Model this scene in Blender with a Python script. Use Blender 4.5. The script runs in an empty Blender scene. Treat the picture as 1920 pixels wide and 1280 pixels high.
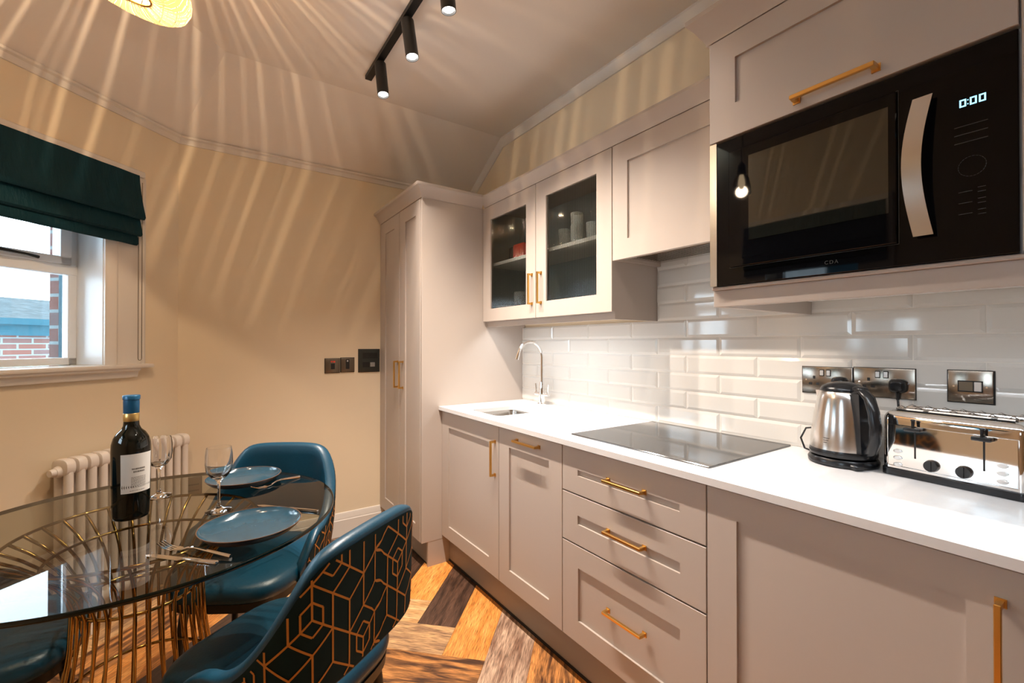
import bpy, bmesh, math, random
from mathutils import Matrix, Vector
random.seed(7)
SC = bpy.context.scene
COL = SC.collection
PI = math.pi
R = math.radians

# ------------------------------------------------------------ camera, sky, exposure
YAW, PITCH, FPX = 0.6028, 0.0058, 839.3
CAM_H = 1.2693
cam_d = bpy.data.cameras.new('camera')
cam_d.sensor_width = 36.0
cam_d.lens = FPX / 1920 * 36.0
cam_d.clip_start = 0.02
cam = bpy.data.objects.new('camera', cam_d)
COL.objects.link(cam)
cam.location = (-0.0054, 0.0025, CAM_H)
cam.rotation_euler = (PI / 2 + PITCH, 0, -YAW)
SC.camera = cam
SC.view_settings.view_transform = 'Standard'
SC.view_settings.look = 'None'
SC.view_settings.gamma = 1.0
SC.view_settings.exposure = 0.22
SC.view_settings.use_curve_mapping = False

w = bpy.data.worlds.new('overcast_sky')
SC.world = w
w.use_nodes = True
bg = w.node_tree.nodes['Background']
bg.inputs['Color'].default_value = (0.74, 0.89, 1.0, 1)
bg.inputs['Strength'].default_value = 11.0

WARM = (1.0, 0.77, 0.54)
SPOT = (1.0, 0.87, 0.76)
COOL = (0.86, 0.93, 1.0)
E_SPOT = 104.0
E_PEND = 23.0
E_LED = 1.7
E_ROOM = 4.5
SPOTS = [((0.716, 2.20), (0.004, -0.030)), ((0.716, 1.84), (0.010, -0.026)), ((0.716, 1.48), (0.016, 0.000)),
         ((0.716, 1.10), (0.010, 0.00))]  # fourth head is added out of view to light the right-hand units
PEND = Vector((-0.19, 1.71, 2.355))     # middle of the woven shade

# ------------------------------------------------------------ materials
def srgb(r, g, b):
    f = lambda c: (c / 255) / 12.92 if c / 255 <= 0.04045 else ((c / 255 + 0.055) / 1.055) ** 2.4
    return (f(r), f(g), f(b))

def mat(name, col, rough=0.5, metal=0.0, **kw):
    m = bpy.data.materials.new(name)
    m.use_nodes = True
    b = m.node_tree.nodes['Principled BSDF']
    b.inputs['Base Color'].default_value = (*col, 1)
    b.inputs['Roughness'].default_value = rough
    b.inputs['Metallic'].default_value = metal
    for k, v in kw.items():
        b.inputs[k.replace('_', ' ')].default_value = v
    return m

def nodes(m):
    nt = m.node_tree
    return nt, nt.nodes, nt.links, nt.nodes['Principled BSDF']

def noise_bump(m, scale=60, strength=0.05, dist=0.002, detail=4, stretch=(1, 1, 1), rough_var=0.0, col_var=0.0):
    nt, N, L, b = nodes(m)
    tc = N.new('ShaderNodeTexCoord'); mp = N.new('ShaderNodeMapping'); nz = N.new('ShaderNodeTexNoise')
    mp.inputs['Scale'].default_value = stretch
    nz.inputs['Scale'].default_value = scale
    nz.inputs['Detail'].default_value = detail
    L.new(tc.outputs['Object'], mp.inputs['Vector']); L.new(mp.outputs['Vector'], nz.inputs['Vector'])
    if strength:
        bp = N.new('ShaderNodeBump')
        bp.inputs['Strength'].default_value = strength
        bp.inputs['Distance'].default_value = dist
        L.new(nz.outputs['Fac'], bp.inputs['Height']); L.new(bp.outputs['Normal'], b.inputs['Normal'])
    if col_var:
        base = b.inputs['Base Color'].default_value[:]
        mx = N.new('ShaderNodeMix'); mx.data_type = 'RGBA'
        mx.inputs[6].default_value = (*[c * (1 - col_var) for c in base[:3]], 1)
        mx.inputs[7].default_value = (*[min(1, c * (1 + col_var)) for c in base[:3]], 1)
        L.new(nz.outputs['Fac'], mx.inputs[0]); L.new(mx.outputs[2], b.inputs['Base Color'])
    if rough_var:
        mr = N.new('ShaderNodeMapRange')
        r0 = b.inputs['Roughness'].default_value
        mr.inputs['To Min'].default_value = max(0, r0 - rough_var)
        mr.inputs['To Max'].default_value = min(1, r0 + rough_var)
        L.new(nz.outputs['Fac'], mr.inputs['Value']); L.new(mr.outputs['Result'], b.inputs['Roughness'])
    return m

def thin_glass(name, tint=(1, 1, 1), ior=1.45, rough=0.0):
    m = bpy.data.materials.new(name)
    m.use_nodes = True
    nt = m.node_tree; N = nt.nodes; L = nt.links
    N.clear()
    o = N.new('ShaderNodeOutputMaterial'); mix = N.new('ShaderNodeMixShader'); t = N.new('ShaderNodeBsdfTransparent')
    g = N.new('ShaderNodeBsdfGlossy'); f = N.new('ShaderNodeFresnel')
    t.inputs['Color'].default_value = (*tint, 1)
    g.inputs['Roughness'].default_value = rough
    f.inputs['IOR'].default_value = ior
    L.new(f.outputs[0], mix.inputs[0]); L.new(t.outputs[0], mix.inputs[1]); L.new(g.outputs[0], mix.inputs[2])
    L.new(mix.outputs[0], o.inputs['Surface'])
    return m

def emit(name, col, s):
    m = bpy.data.materials.new(name)
    m.use_nodes = True
    nt, N, L, b = nodes(m)
    b.inputs['Base Color'].default_value = (0, 0, 0, 1)
    b.inputs['Emission Color'].default_value = (*col, 1)
    b.inputs['Emission Strength'].default_value = s
    return m

M = {}
M['wall'] = noise_bump(mat('wall_paint', (0.80, 0.68, 0.50), 0.75), 300, 0.03, 0.001)
M['ceiling'] = noise_bump(mat('ceiling_paint', (0.85, 0.78, 0.71), 0.8), 300, 0.03, 0.001)
M['trim'] = noise_bump(mat('trim_gloss', (0.74, 0.69, 0.63), 0.35), 120, 0.02, 0.001)
M['white'] = noise_bump(mat('white_window_paint', (0.80, 0.82, 0.84), 0.3), 120, 0.02, 0.001)
M['cab'] = noise_bump(mat('greige_cabinet_paint', (0.46, 0.395, 0.345), 0.42), 250, 0.02, 0.0006)
M['cab_in'] = mat('dark_cabinet_lining', (0.36, 0.39, 0.37), 0.6)
M['shelf'] = mat('white_shelf_board', (0.9, 0.87, 0.82), 0.4)
M['top'] = noise_bump(mat('white_quartz', (0.70, 0.695, 0.695), 0.22), 90, 0.0, col_var=0.03)
M['grout'] = noise_bump(mat('grout', (0.78, 0.74, 0.68), 0.8), 200, 0.1)
M['tile'] = noise_bump(mat('glazed_tile', (0.64, 0.615, 0.575), 0.07), 14, 0.05, 0.002, detail=1)
M['brass'] = noise_bump(mat('brushed_brass', (0.72, 0.43, 0.13), 0.28, 1.0), 400, 0.03, 0.0004)
M['tbrass'] = mat('polished_brass_wire', (0.40, 0.25, 0.08), 0.09, 1.0)
M['chrome'] = mat('chrome', (0.86, 0.85, 0.84), 0.05, 1.0)
M['steel'] = noise_bump(mat('brushed_steel', (0.62, 0.60, 0.57), 0.24, 1.0), 60, 0.05, 0.0005, stretch=(1, 1, 30))
M['steel_v'] = noise_bump(mat('brushed_steel_kettle', (0.74, 0.71, 0.68), 0.2, 1.0), 30, 0.05, 0.0004, stretch=(30, 30, 1))
M['nickel'] = noise_bump(mat('black_nickel', (0.36, 0.31, 0.26), 0.2, 1.0), 200, 0.02, 0.0004, stretch=(1, 1, 12))
M['nickel2'] = mat('dark_nickel_wall', (0.20, 0.17, 0.13), 0.3, 0.8)
M['blackgloss'] = mat('black_glass', (0.003, 0.003, 0.004), 0.03, 0.0, IOR=1.27)
M['hob'] = mat('hob_glass', (0.012, 0.012, 0.013), 0.06, 0.0, IOR=2.3)
M['blackpl'] = noise_bump(mat('black_plastic', (0.008, 0.009, 0.011), 0.25), 80, 0.03)
M['blackmatt'] = noise_bump(mat('black_powder_coat', (0.008, 0.008, 0.008), 0.45), 200, 0.05)
M['rubber'] = mat('black_rubber', (0.006, 0.006, 0.006), 0.6)
M['leather'] = noise_bump(mat('teal_leather', (0.001, 0.046, 0.088), 0.38, 0.0), 140, 0.25, 0.0015, rough_var=0.08, col_var=0.15)
M['cover'] = noise_bump(mat('dark_green_fabric', (0.002, 0.020, 0.024), 0.75, Specular_IOR_Level=0.2), 500, 0.2, 0.0006)
M['gold'] = mat('copper_thread', (0.55, 0.21, 0.022), 0.5)
M['velvet'] = noise_bump(mat('teal_velvet', (0.0005, 0.026, 0.038), 0.6, Specular_IOR_Level=0.2, Sheen_Weight=0.06, Sheen_Roughness=0.35, Sheen_Tint=(0.1, 0.7, 0.8, 1)), 6, 0.35, 0.02, stretch=(8, 8, 0.6), rough_var=0.1)
M['plate'] = noise_bump(mat('blue_glaze', (0.022, 0.060, 0.090), 0.12), 40, 0.06, 0.001, col_var=0.35)
M['rim'] = mat('rust_glaze', (0.14, 0.07, 0.035), 0.3)
M['tglass'] = thin_glass('table_glass', (0.50, 0.51, 0.45), 1.48)
M['tedge'] = mat('glass_edge', (0.004, 0.010, 0.008), 0.08)
M['pane'] = thin_glass('window_glass', (0.95, 0.98, 1.0), 1.45)
M['flute'] = thin_glass('reeded_glass', (0.84, 0.88, 0.85), 1.5, 0.06)
M['glass'] = mat('clear_glass', (1, 1, 1), 0.0, 0.0, IOR=1.47, Transmission_Weight=1.0)
M['tumbler'] = mat('tumbler_glass', (0.85, 0.87, 0.84), 0.1, Alpha=0.28)
M['bottle'] = mat('dark_bottle_glass', (0.003, 0.004, 0.003), 0.04, 0.0, IOR=1.5)
M['foil'] = mat('blue_foil', (0.006, 0.09, 0.20), 0.35, 0.2)
M['bgold'] = mat('gold_foil', (0.6, 0.40, 0.14), 0.3, 0.8)
M['label'] = noise_bump(mat('label_paper', (0.70, 0.68, 0.64), 0.6), 100, 0.02)
M['ink'] = mat('label_ink', (0.12, 0.11, 0.10), 0.6)
M['radiator'] = mat('radiator_enamel', (0.74, 0.67, 0.60), 0.35)
M['raffia'] = None
M['led'] = emit('led_lens', (1.0, 0.93, 0.85), 9.0)
M['ledstrip'] = emit('led_strip', COOL, 12.0)
M['bulb'] = emit('glowing_filament', (1.0, 0.62, 0.28), 60.0)
M['display'] = emit('display_digits', (0.28, 0.72, 1.0), 2.2)
M['red_led'] = emit('red_neon', (1.0, 0.05, 0.02), 0.5)
M['silver'] = mat('silver_button', (0.75, 0.75, 0.74), 0.3, 0.7)
M['decal'] = mat('faint_grey_print', (0.035, 0.035, 0.036), 0.4)
M['decal_blue'] = mat('blue_energy_sticker', (0.02, 0.20, 0.32), 0.4)
M['decal_pale'] = mat('pale_sticker_print', (0.30, 0.62, 0.72), 0.4)
M['red'] = mat('red_plastic', (0.75, 0.05, 0.02), 0.4)
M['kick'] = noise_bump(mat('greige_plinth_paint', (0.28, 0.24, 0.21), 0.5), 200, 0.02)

def raffia():
    m = mat('woven_raffia', (0.62, 0.40, 0.17), 0.6)
    nt, N, L, b = nodes(m)
    tc = N.new('ShaderNodeTexCoord'); nz = N.new('ShaderNodeTexNoise'); mp = N.new('ShaderNodeMapping')
    mp.inputs['Scale'].default_value = (2, 90, 1)
    nz.inputs['Scale'].default_value = 3
    nz.inputs['Detail'].default_value = 6
    cr = N.new('ShaderNodeValToRGB')
    cr.color_ramp.elements[0].color = (0.30, 0.17, 0.07, 1)
    cr.color_ramp.elements[0].position = 0.3
    cr.color_ramp.elements[1].color = (0.60, 0.42, 0.22, 1)
    cr.color_ramp.elements[1].position = 0.65
    L.new(tc.outputs['UV'], mp.inputs['Vector']); L.new(mp.outputs[0], nz.inputs['Vector']); L.new(nz.outputs['Fac'], cr.inputs[0])
    L.new(cr.outputs[0], b.inputs['Base Color'])
    tr = N.new('ShaderNodeBsdfTranslucent'); mx = N.new('ShaderNodeMixShader')
    mx.inputs[0].default_value = 0.20
    L.new(cr.outputs[0], tr.inputs['Color'])
    o = [n for n in N if n.type == 'OUTPUT_MATERIAL'][0]
    L.new(b.outputs[0], mx.inputs[1]); L.new(tr.outputs[0], mx.inputs[2]); L.new(mx.outputs[0], o.inputs['Surface'])
    return m
M['raffia'] = raffia()

def wood_floor():
    m = mat('herringbone_vinyl_plank', (0.5, 0.3, 0.15), 0.42)
    nt, N, L, b = nodes(m)
    uv = N.new('ShaderNodeUVMap'); uv.uv_map = 'UVMap'
    at = N.new('ShaderNodeAttribute'); at.attribute_name = 'plank'
    at2 = N.new('ShaderNodeAttribute'); at2.attribute_name = 'plank_b'
    mp = N.new('ShaderNodeMapping'); mp.inputs['Scale'].default_value = (1.0, 7, 1)
    n1 = N.new('ShaderNodeTexNoise'); n1.inputs['Scale'].default_value = 5; n1.inputs['Detail'].default_value = 8; n1.inputs['Distortion'].default_value = 0.6
    mp2 = N.new('ShaderNodeMapping'); mp2.inputs['Scale'].default_value = (4, 60, 1)
    n2 = N.new('ShaderNodeTexNoise'); n2.inputs['Scale'].default_value = 5; n2.inputs['Detail'].default_value = 6
    L.new(uv.outputs[0], mp.inputs[0]); L.new(mp.outputs[0], n1.inputs['Vector'])
    L.new(uv.outputs[0], mp2.inputs[0]); L.new(mp2.outputs[0], n2.inputs['Vector'])
    r1 = N.new('ShaderNodeMapRange'); r1.inputs['From Min'].default_value = 0.38; r1.inputs['From Max'].default_value = 0.66
    L.new(n1.outputs['Fac'], r1.inputs['Value'])
    mx = N.new('ShaderNodeMix'); mx.data_type = 'RGBA'
    L.new(r1.outputs[0], mx.inputs[0]); L.new(at.outputs['Color'], mx.inputs[6]); L.new(at2.outputs['Color'], mx.inputs[7])
    r2 = N.new('ShaderNodeMapRange'); r2.inputs['From Min'].default_value = 0.3; r2.inputs['From Max'].default_value = 0.6
    r2.inputs['To Min'].default_value = 0.32; r2.inputs['To Max'].default_value = 1.12
    L.new(n2.outputs['Fac'], r2.inputs['Value'])
    mul = N.new('ShaderNodeMix'); mul.data_type = 'RGBA'; mul.blend_type = 'MULTIPLY'; mul.inputs[0].default_value = 1
    L.new(mx.outputs[2], mul.inputs[6]); L.new(r2.outputs[0], mul.inputs[7])
    L.new(mul.outputs[2], b.inputs['Base Color'])
    bp = N.new('ShaderNodeBump'); bp.inputs['Strength'].default_value = 0.2; bp.inputs['Distance'].default_value = 0.001
    L.new(n2.outputs['Fac'], bp.inputs['Height']); L.new(bp.outputs[0], b.inputs['Normal'])
    return m
M['floor'] = wood_floor()

def reeded():
    m = M['flute']; nt = m.node_tree; N = nt.nodes; L = nt.links
    t = [n for n in N if n.type == 'BSDF_TRANSPARENT'][0]
    tc = N.new('ShaderNodeTexCoord'); wv = N.new('ShaderNodeTexWave'); wv.bands_direction = 'Y'; wv.inputs['Scale'].default_value = 2 * PI / 20 / .0115 * 1.0
    mx = N.new('ShaderNodeMix'); mx.data_type = 'RGBA'; mx.inputs[6].default_value = (0.50, 0.54, 0.52, 1); mx.inputs[7].default_value = (0.98, 1, 0.97, 1)  # dark tint bands stand in for refraction shading at the reed edges
    L.new(tc.outputs['Object'], wv.inputs['Vector']); L.new(wv.outputs['Fac'], mx.inputs[0]); L.new(mx.outputs[2], t.inputs['Color'])
reeded()

def brick_mat():
    m = mat('red_brick', (0.4, 0.15, 0.1), 0.9, Specular_IOR_Level=0.1)
    nt, N, L, b = nodes(m)
    tc = N.new('ShaderNodeTexCoord'); br = N.new('ShaderNodeTexBrick'); mp = N.new('ShaderNodeMapping')
    mp.inputs['Rotation'].default_value = (R(90), 0, 0)
    br.inputs['Scale'].default_value = 1.0
    br.inputs['Color1'].default_value = (0.085, 0.036, 0.028, 1); br.inputs['Color2'].default_value = (0.065, 0.045, 0.045, 1)
    br.inputs['Mortar'].default_value = (0.10, 0.12, 0.125, 1)
    br.inputs['Brick Width'].default_value = 0.225; br.inputs['Row Height'].default_value = 0.075; br.inputs['Mortar Size'].default_value = 0.008
    L.new(tc.outputs['Object'], mp.inputs[0]); L.new(mp.outputs[0], br.inputs['Vector']); L.new(br.outputs['Color'], b.inputs['Base Color'])
    return m
M['brick'] = brick_mat()
M['slate'] = noise_bump(mat('mossy_slate', (0.035, 0.045, 0.048), 0.9, Specular_IOR_Level=0.05), 9, 0.6, 0.05, col_var=0.75, detail=8)
M['teal_ext'] = noise_bump(mat('teal_exterior', (0.008, 0.040, 0.056), 0.6, Specular_IOR_Level=0.1), 30, 0.05, col_var=0.2)

# ------------------------------------------------------------ mesh builder
class B:
    def __init__(s, mtx=None):
        s.bm = bmesh.new(); s.m = mtx or Matrix.Identity(4); s.mi = 0
    def v(s, p):
        return s.bm.verts.new(s.m @ Vector(p))
    def f(s, vs):
        try:
            fc = s.bm.faces.new(vs); fc.material_index = s.mi; return fc
        except ValueError:
            return None
    def box(s, x0, x1, y0, y1, z0, z1, bev=0.0, seg=1):
        x0, x1 = min(x0, x1), max(x0, x1); y0, y1 = min(y0, y1), max(y0, y1); z0, z1 = min(z0, z1), max(z0, z1)
        vs = [s.v(p) for p in ((x0, y0, z0), (x1, y0, z0), (x1, y1, z0), (x0, y1, z0), (x0, y0, z1), (x1, y0, z1), (x1, y1, z1), (x0, y1, z1))]
        fs = [s.f([vs[i] for i in q]) for q in ((3, 2, 1, 0), (4, 5, 6, 7), (0, 1, 5, 4), (1, 2, 6, 5), (2, 3, 7, 6), (3, 0, 4, 7))]
        if bev > 0:
            es = list({e for fc in fs for e in fc.edges})
            r = bmesh.ops.bevel(s.bm, geom=es, offset=bev, segments=seg, affect='EDGES', profile=0.5)
            for fc in r['faces']: fc.material_index = s.mi
        return s
    def ring(s, c, u, v, ru, rv, n):
        c = Vector(c)
        return [s.v(c + u * (ru * math.cos(2 * PI * i / n)) + v * (rv * math.sin(2 * PI * i / n))) for i in range(n)]
    def skin(s, loops, closed=True, cap0=True, cap1=True):
        for a, b_ in zip(loops[:-1], loops[1:]):
            n = len(a)
            for i in range(n if closed else n - 1):
                s.f([a[i], a[(i + 1) % n], b_[(i + 1) % n], b_[i]])
        if cap0: s.f(loops[0][::-1])
        if cap1: s.f(loops[-1])
        return s
    def cyl(s, p0, p1, r0, r1=None, n=24, cap=True):
        r1 = r0 if r1 is None else r1
        p0, p1 = Vector(p0), Vector(p1); d = (p1 - p0).normalized()
        u = d.orthogonal().normalized(); v = d.cross(u)
        return s.skin([s.ring(p0, u, v, r0, r0, n), s.ring(p1, u, v, r1, r1, n)], cap0=cap, cap1=cap)
    def tube(s, pts, r, n=10, closed=False):
        pts = [Vector(p) for p in pts]; N = len(pts); loops = []; u = None
        for i, p in enumerate(pts):
            a = pts[(i - 1) % N] if (closed or i > 0) else p
            b_ = pts[(i + 1) % N] if (closed or i < N - 1) else p
            d = (b_ - a).normalized()
            u = d.orthogonal().normalized() if u is None else (u - d * u.dot(d)).normalized()
            v = d.cross(u); rr = r[i] if isinstance(r, (list, tuple)) else r
            loops.append(s.ring(p, u, v, rr, rr, n))
        if closed:
            a, b_ = loops[-1], loops[0]
            k = min(range(n), key=lambda q: (b_[q].co - a[0].co).length)
            loops.append([b_[(k + i) % n] for i in range(n)])
            return s.skin(loops, cap0=False, cap1=False)
        return s.skin(loops)
    def lathe(s, prof, c=(0, 0, 0), n=40, cap0=True, cap1=True, ax=1.0, ay=1.0):
        c = Vector(c); loops = []
        for r, z in prof:
            loops.append([s.v(c + Vector((ax * max(r, 1e-5) * math.cos(2 * PI * i / n), ay * max(r, 1e-5) * math.sin(2 * PI * i / n), z))) for i in range(n)])
        return s.skin(loops, cap0=cap0, cap1=cap1)
    def prism(s, poly, axis, a0, a1):
        """poly in the two other axes, extruded along axis 0/1/2"""
        def P(q, t):
            l = list(q); l.insert(axis, t); return l
        A = [s.v(P(q, a0)) for q in poly]; Z = [s.v(P(q, a1)) for q in poly]
        n = len(poly)
        for i in range(n): s.f([A[i], A[(i + 1) % n], Z[(i + 1) % n], Z[i]])
        s.f(A[::-1]); s.f(Z)
        return s
    def sweep(s, prof, path, outs, closed=False):
        """prof (out, z) swept along path of xy points with per-point outward mitre vectors"""
        loops = []
        for (x, y), (ox, oy) in zip(path, outs):
            loops.append([s.v((x + ox * o, y + oy * o, z)) for o, z in prof])
        return s.skin(loops)

ROOT = {}
def link(o):
    COL.objects.link(o); return o
def props(o, label=None, cat=None, group=None, kind=None):
    if label: o['label'] = label
    if cat: o['category'] = cat
    if group: o['group'] = group
    if kind: o['kind'] = kind
    return o
def thing(name, label, cat, loc=(0, 0, 0), rz=0.0, group=None):
    o = link(bpy.data.objects.new(name, None))
    o.location = loc; o.rotation_euler = (0, 0, rz); o.empty_display_size = 0.05
    return props(o, label, cat, group)
def root_of(o):
    while o.parent: o = o.parent
    return o
def obj(name, b, mats, parent=None, smooth=35, local=False, label=None):
    """link the builder as ONE mesh object; unless local, coordinates are world ones and the parent's root stands unrotated"""
    mats = mats if isinstance(mats, (list, tuple)) else [mats]
    if parent is not None and not local:
        t = Matrix.Translation(-Vector(root_of(parent).location))
        bmesh.ops.transform(b.bm, matrix=t, verts=b.bm.verts)
    bmesh.ops.recalc_face_normals(b.bm, faces=b.bm.faces)
    me = bpy.data.meshes.new(name)
    b.bm.to_mesh(me); b.bm.free()
    for m in mats: me.materials.append(m)
    if smooth:
        me.shade_smooth(); me.set_sharp_from_angle(angle=R(smooth))
    o = link(bpy.data.objects.new(name, me))
    o.parent = parent
    if label: o['label'] = label
    return o
def struct(name, b, m, smooth=0, label=None, parent=None):
    o = obj(name, b, m, parent, smooth)
    if parent is None: props(o, label, None, None, 'structure')
    return o
def single(name, b, m, label, cat, group=None, kind=None, smooth=35):
    o = obj(name, b, m, None, smooth)
    return props(o, label, cat, group, kind)
def copy_tree(o, parent=None):
    c = o.copy(); link(c); c.parent = parent
    for ch in list(o.children): copy_tree(ch, c)
    return c

# ------------------------------------------------------------ key dimensions (metres)
XW = 1.7218          # plaster of the right wall
XT = 1.7098          # glazed face of the tiles
YF = 3.098           # far wall
CX, CY = -0.1245, 3.098     # corner of far wall and angled window wall
XL = -1.00           # left side wall
YB = -1.9            # wall behind
ZC = 2.705           # flat ceiling
ZE = 2.415           # eaves height at far and window walls
YK = 2.605           # where the ceiling starts to slope
XD, XC = 1.134, 1.114       # base door plane, worktop front edge
Y0, Y1, Y2, Y3, Y4 = 2.378, 1.767, 1.3165, 0.715, 0.115
ZT = 0.91
dd = Vector((math.sin(R(45)), math.cos(R(45)), 0))
nn = Vector((math.cos(R(45)), -math.sin(R(45)), 0))
WM = Matrix(((dd.x, nn.x, 0, CX), (dd.y, nn.y, 0, CY), (0, 0, 1, 0), (0, 0, 0, 1)))   # (s, into room, z) -> world

# ------------------------------------------------------------ floor
def build_floor():
    Wd, Ln, p0, q0 = 0.18, 0.90, -0.62, 1.75
    s2 = math.sqrt(2)
    bm = bmesh.new(); uvl = bm.loops.layers.uv.new('UVMap')
    ca = bm.loops.layers.float_color.new('plank'); cb = bm.loops.layers.float_color.new('plank_b')
    pal = {'dark': ((0.045, 0.022, 0.013), (0.13, 0.065, 0.040)), 'orange': ((0.66, 0.24, 0.045), (0.86, 0.38, 0.10)),
           'tan': ((0.52, 0.28, 0.11), (0.74, 0.47, 0.23)), 'grey': ((0.20, 0.11, 0.07), (0.52, 0.36, 0.25)),
           'rust': ((0.08, 0.03, 0.012), (0.66, 0.28, 0.08)), 'mix': ((0.30, 0.17, 0.09), (0.70, 0.42, 0.19))}
    keys = list(pal)
    fixed = {(1, 0): 'orange', (1, -1): 'dark', (1, 1): 'grey', (1, 2): 'rust', (1, -2): 'orange', (1, -3): 'dark', (1, 3): 'orange',
             (2, 0): 'mix', (2, -1): 'tan', (2, 1): 'rust', (2, -2): 'rust', (2, 2): 'orange'}
    rnd = random.Random(3)
    for j in range(-4, 5):
        for i in range(-22, 23):
            for fam in (1, 2):
                pa = p0 + Wd * i + Ln * j; qa = q0 - Wd * i + Ln * j
                if fam == 1: rect = (pa, pa + Wd, qa, qa + Ln)
                else: rect = (pa - Ln, pa, qa, qa + Wd)
                pc, qc = (rect[0] + rect[1]) / 2, (rect[2] + rect[3]) / 2
                x, y = (pc + qc) / s2, (qc - pc) / s2
                if not (XL - .8 < x < XW + .8 and YB - .8 < y < YF + .8): continue
                k = fixed.get((fam, i)) if j == 0 else None
                k = k or rnd.choice(keys)
                g = 0.0004
                cs = [(rect[0] + g, rect[2] + g), (rect[1] - g, rect[2] + g), (rect[1] - g, rect[3] - g), (rect[0] + g, rect[3] - g)]
                vs = [bm.verts.new(((p + q) / s2, (q - p) / s2, 0)) for p, q in cs]
                fc = bm.faces.new(vs)
                if fc.normal.z < 0: fc.normal_flip()
                ox, oy = rnd.random() * 30, rnd.random() * 30
                jit = 0.85 + 0.3 * rnd.random()
                for lp in fc.loops:
                    p = (lp.vert.co.x - lp.vert.co.y) / s2; q = (lp.vert.co.x + lp.vert.co.y) / s2
                    u, v = (q - rect[2], p - rect[0]) if fam == 1 else (p - rect[0], q - rect[2])
                    lp[uvl].uv = (u + ox, v + oy)
                    lp[ca] = (*[c * jit for c in pal[k][0]], 1); lp[cb] = (*[c * jit for c in pal[k][1]], 1)
    def_v = [bm.verts.new(p) for p in ((XL - 1, YB - 1, -.002), (XW + 1, YB - 1, -.002), (XW + 1, YF + 1, -.002), (XL - 1, YF + 1, -.002))]
    uf = bm.faces.new(def_v)
    for lp in uf.loops: lp[uvl].uv = (0, 0); lp[ca] = (.02, .012, .008, 1); lp[cb] = (.03, .02, .012, 1)
    # trim the planks to the room outline
    for co, no in (((XW + .02, 0, 0), (1, 0, 0)), ((XL - .02, 0, 0), (-1, 0, 0)), ((0, YF + .02, 0), (0, 1, 0)), ((0, YB - .02, 0), (0, -1, 0)),
                   ((CX - nn.x * .03, CY - nn.y * .03, 0), tuple(-nn))):
        geom = bm.verts[:] + bm.edges[:] + bm.faces[:]
        bmesh.ops.bisect_plane(bm, geom=geom, plane_co=co, plane_no=no, clear_outer=True)
    bmesh.ops.recalc_face_normals(bm, faces=bm.faces)
    for fc in bm.faces:
        if fc.normal.z < 0: fc.normal_flip()
    me = bpy.data.meshes.new('floor'); bm.to_mesh(me); bm.free(); me.materials.append(M['floor'])
    o = link(bpy.data.objects.new('floor', me)); props(o, 'herringbone floor of mixed orange and dark brown wood planks', None, None, 'structure')
build_floor()

# ------------------------------------------------------------ walls and ceiling
def wallbox(name, x0, x1, y0, y1, z0, z1, label, m='wall'):
    b = B(); b.box(x0, x1, y0, y1, z0, z1); struct(name, b, M[m], label=label)
wallbox('wall_right', XW, XW + .12, YB, YF + .12, -.02, 2.9, 'beige painted wall behind the kitchen units')
wallbox('wall_far', CX - .05, XW, YF, YF + .12, -.02, 2.9, 'beige painted wall with the switches and intercom')
SE = -(CX - XL) / dd.x      # s where the window wall meets the left side wall
CYL = CY + SE * dd.y
W2A, W2B = 1.04, 1.58
W3A, W3B = -.32, .06
b = B(); b.box(XL - .25, XL, YB, W3A, -.02, 2.9); b.box(XL - .25, XL, W3B, W2A, -.02, 2.9); b.box(XL - .25, XL, W2B, CYL + .12, -.02, 2.9)
for a_, c_ in ((W2A, W2B), (W3A, W3B)): b.box(XL - .25, XL, a_, c_, -.02, 1.155); b.box(XL - .25, XL, a_, c_, 2.04, 2.9)
struct('wall_left', b, M['wall'], label='beige painted side wall seen only in reflections')
wallbox('wall_back', XL - .25, XW + .12, YB - .12, YB, -.02, 2.9, 'beige painted wall behind the camera')
# angled wall with window opening
S0, S1, WZ0, WZ1 = -0.385, -1.03, 1.172, 2.04
b = B(WM)
b.box(SE - .1, S1, -.25, 0, -.02, 2.9); b.box(S0, .0, -.25, 0, -.02, 2.9)
b.box(S1, S0, -.25, 0, -.02, WZ0 - .02); b.box(S1, S0, -.25, 0, WZ1, 2.9)
struct('wall_window', b, M['wall'], label='beige painted angled wall around the window')

# ceiling: flat part, slope towards far wall, slope towards window wall, hip between
def zslope(d): return ZE + (ZC - ZE) * min(1, d / (YF - YK))
b = B()
XR = XW + .05
LI = XL - .05
off = YF - YK
def on(dist, s): q = Vector((CX, CY, 0)) + dd * s + nn * dist; return (q.x, q.y)
# hip: points equally far from both walls; interior angle 135 deg
hx = CX + off * math.tan(R(22.5)); hipc = (hx, YF - off)
sl = SE - 0.05
lw = on(0, SE); lf = on(off, SE - off * 0.42)
pts = {'c': (CX, CY, ZE), 'fr': (XR, YF, ZE), 'h': (hipc[0], hipc[1], ZC), 'kr': (XR, YF - off, ZC), 'wl': (on(0, sl)[0], on(0, sl)[1], ZE)}
kl = on(off, sl)
pts['kl'] = (kl[0], kl[1], ZC)
P = {k: b.v(v) for k, v in pts.items()}
b.f([P['c'], P['fr'], P['kr'], P['h']])
b.f([P['c'], P['h'], P['kl'], P['wl']])
br_, bl_ = b.v((XR, YB - .05, ZC)), b.v((LI - .3, YB - .05, ZC)); l2 = b.v((LI - .3, kl[1], ZC))
b.f([P['h'], P['kr'], br_, bl_, l2, P['kl']])
top = [v_ for v_ in b.bm.verts]
r = bmesh.ops.extrude_face_region(b.bm, geom=b.bm.faces[:])
bmesh.ops.translate(b.bm, vec=(0, 0, .15), verts=[e for e in r['geom'] if isinstance(e, bmesh.types.BMVert)])
struct('ceiling', b, M['ceiling'], label='pale ceiling sloping down to the far and window walls')

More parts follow.
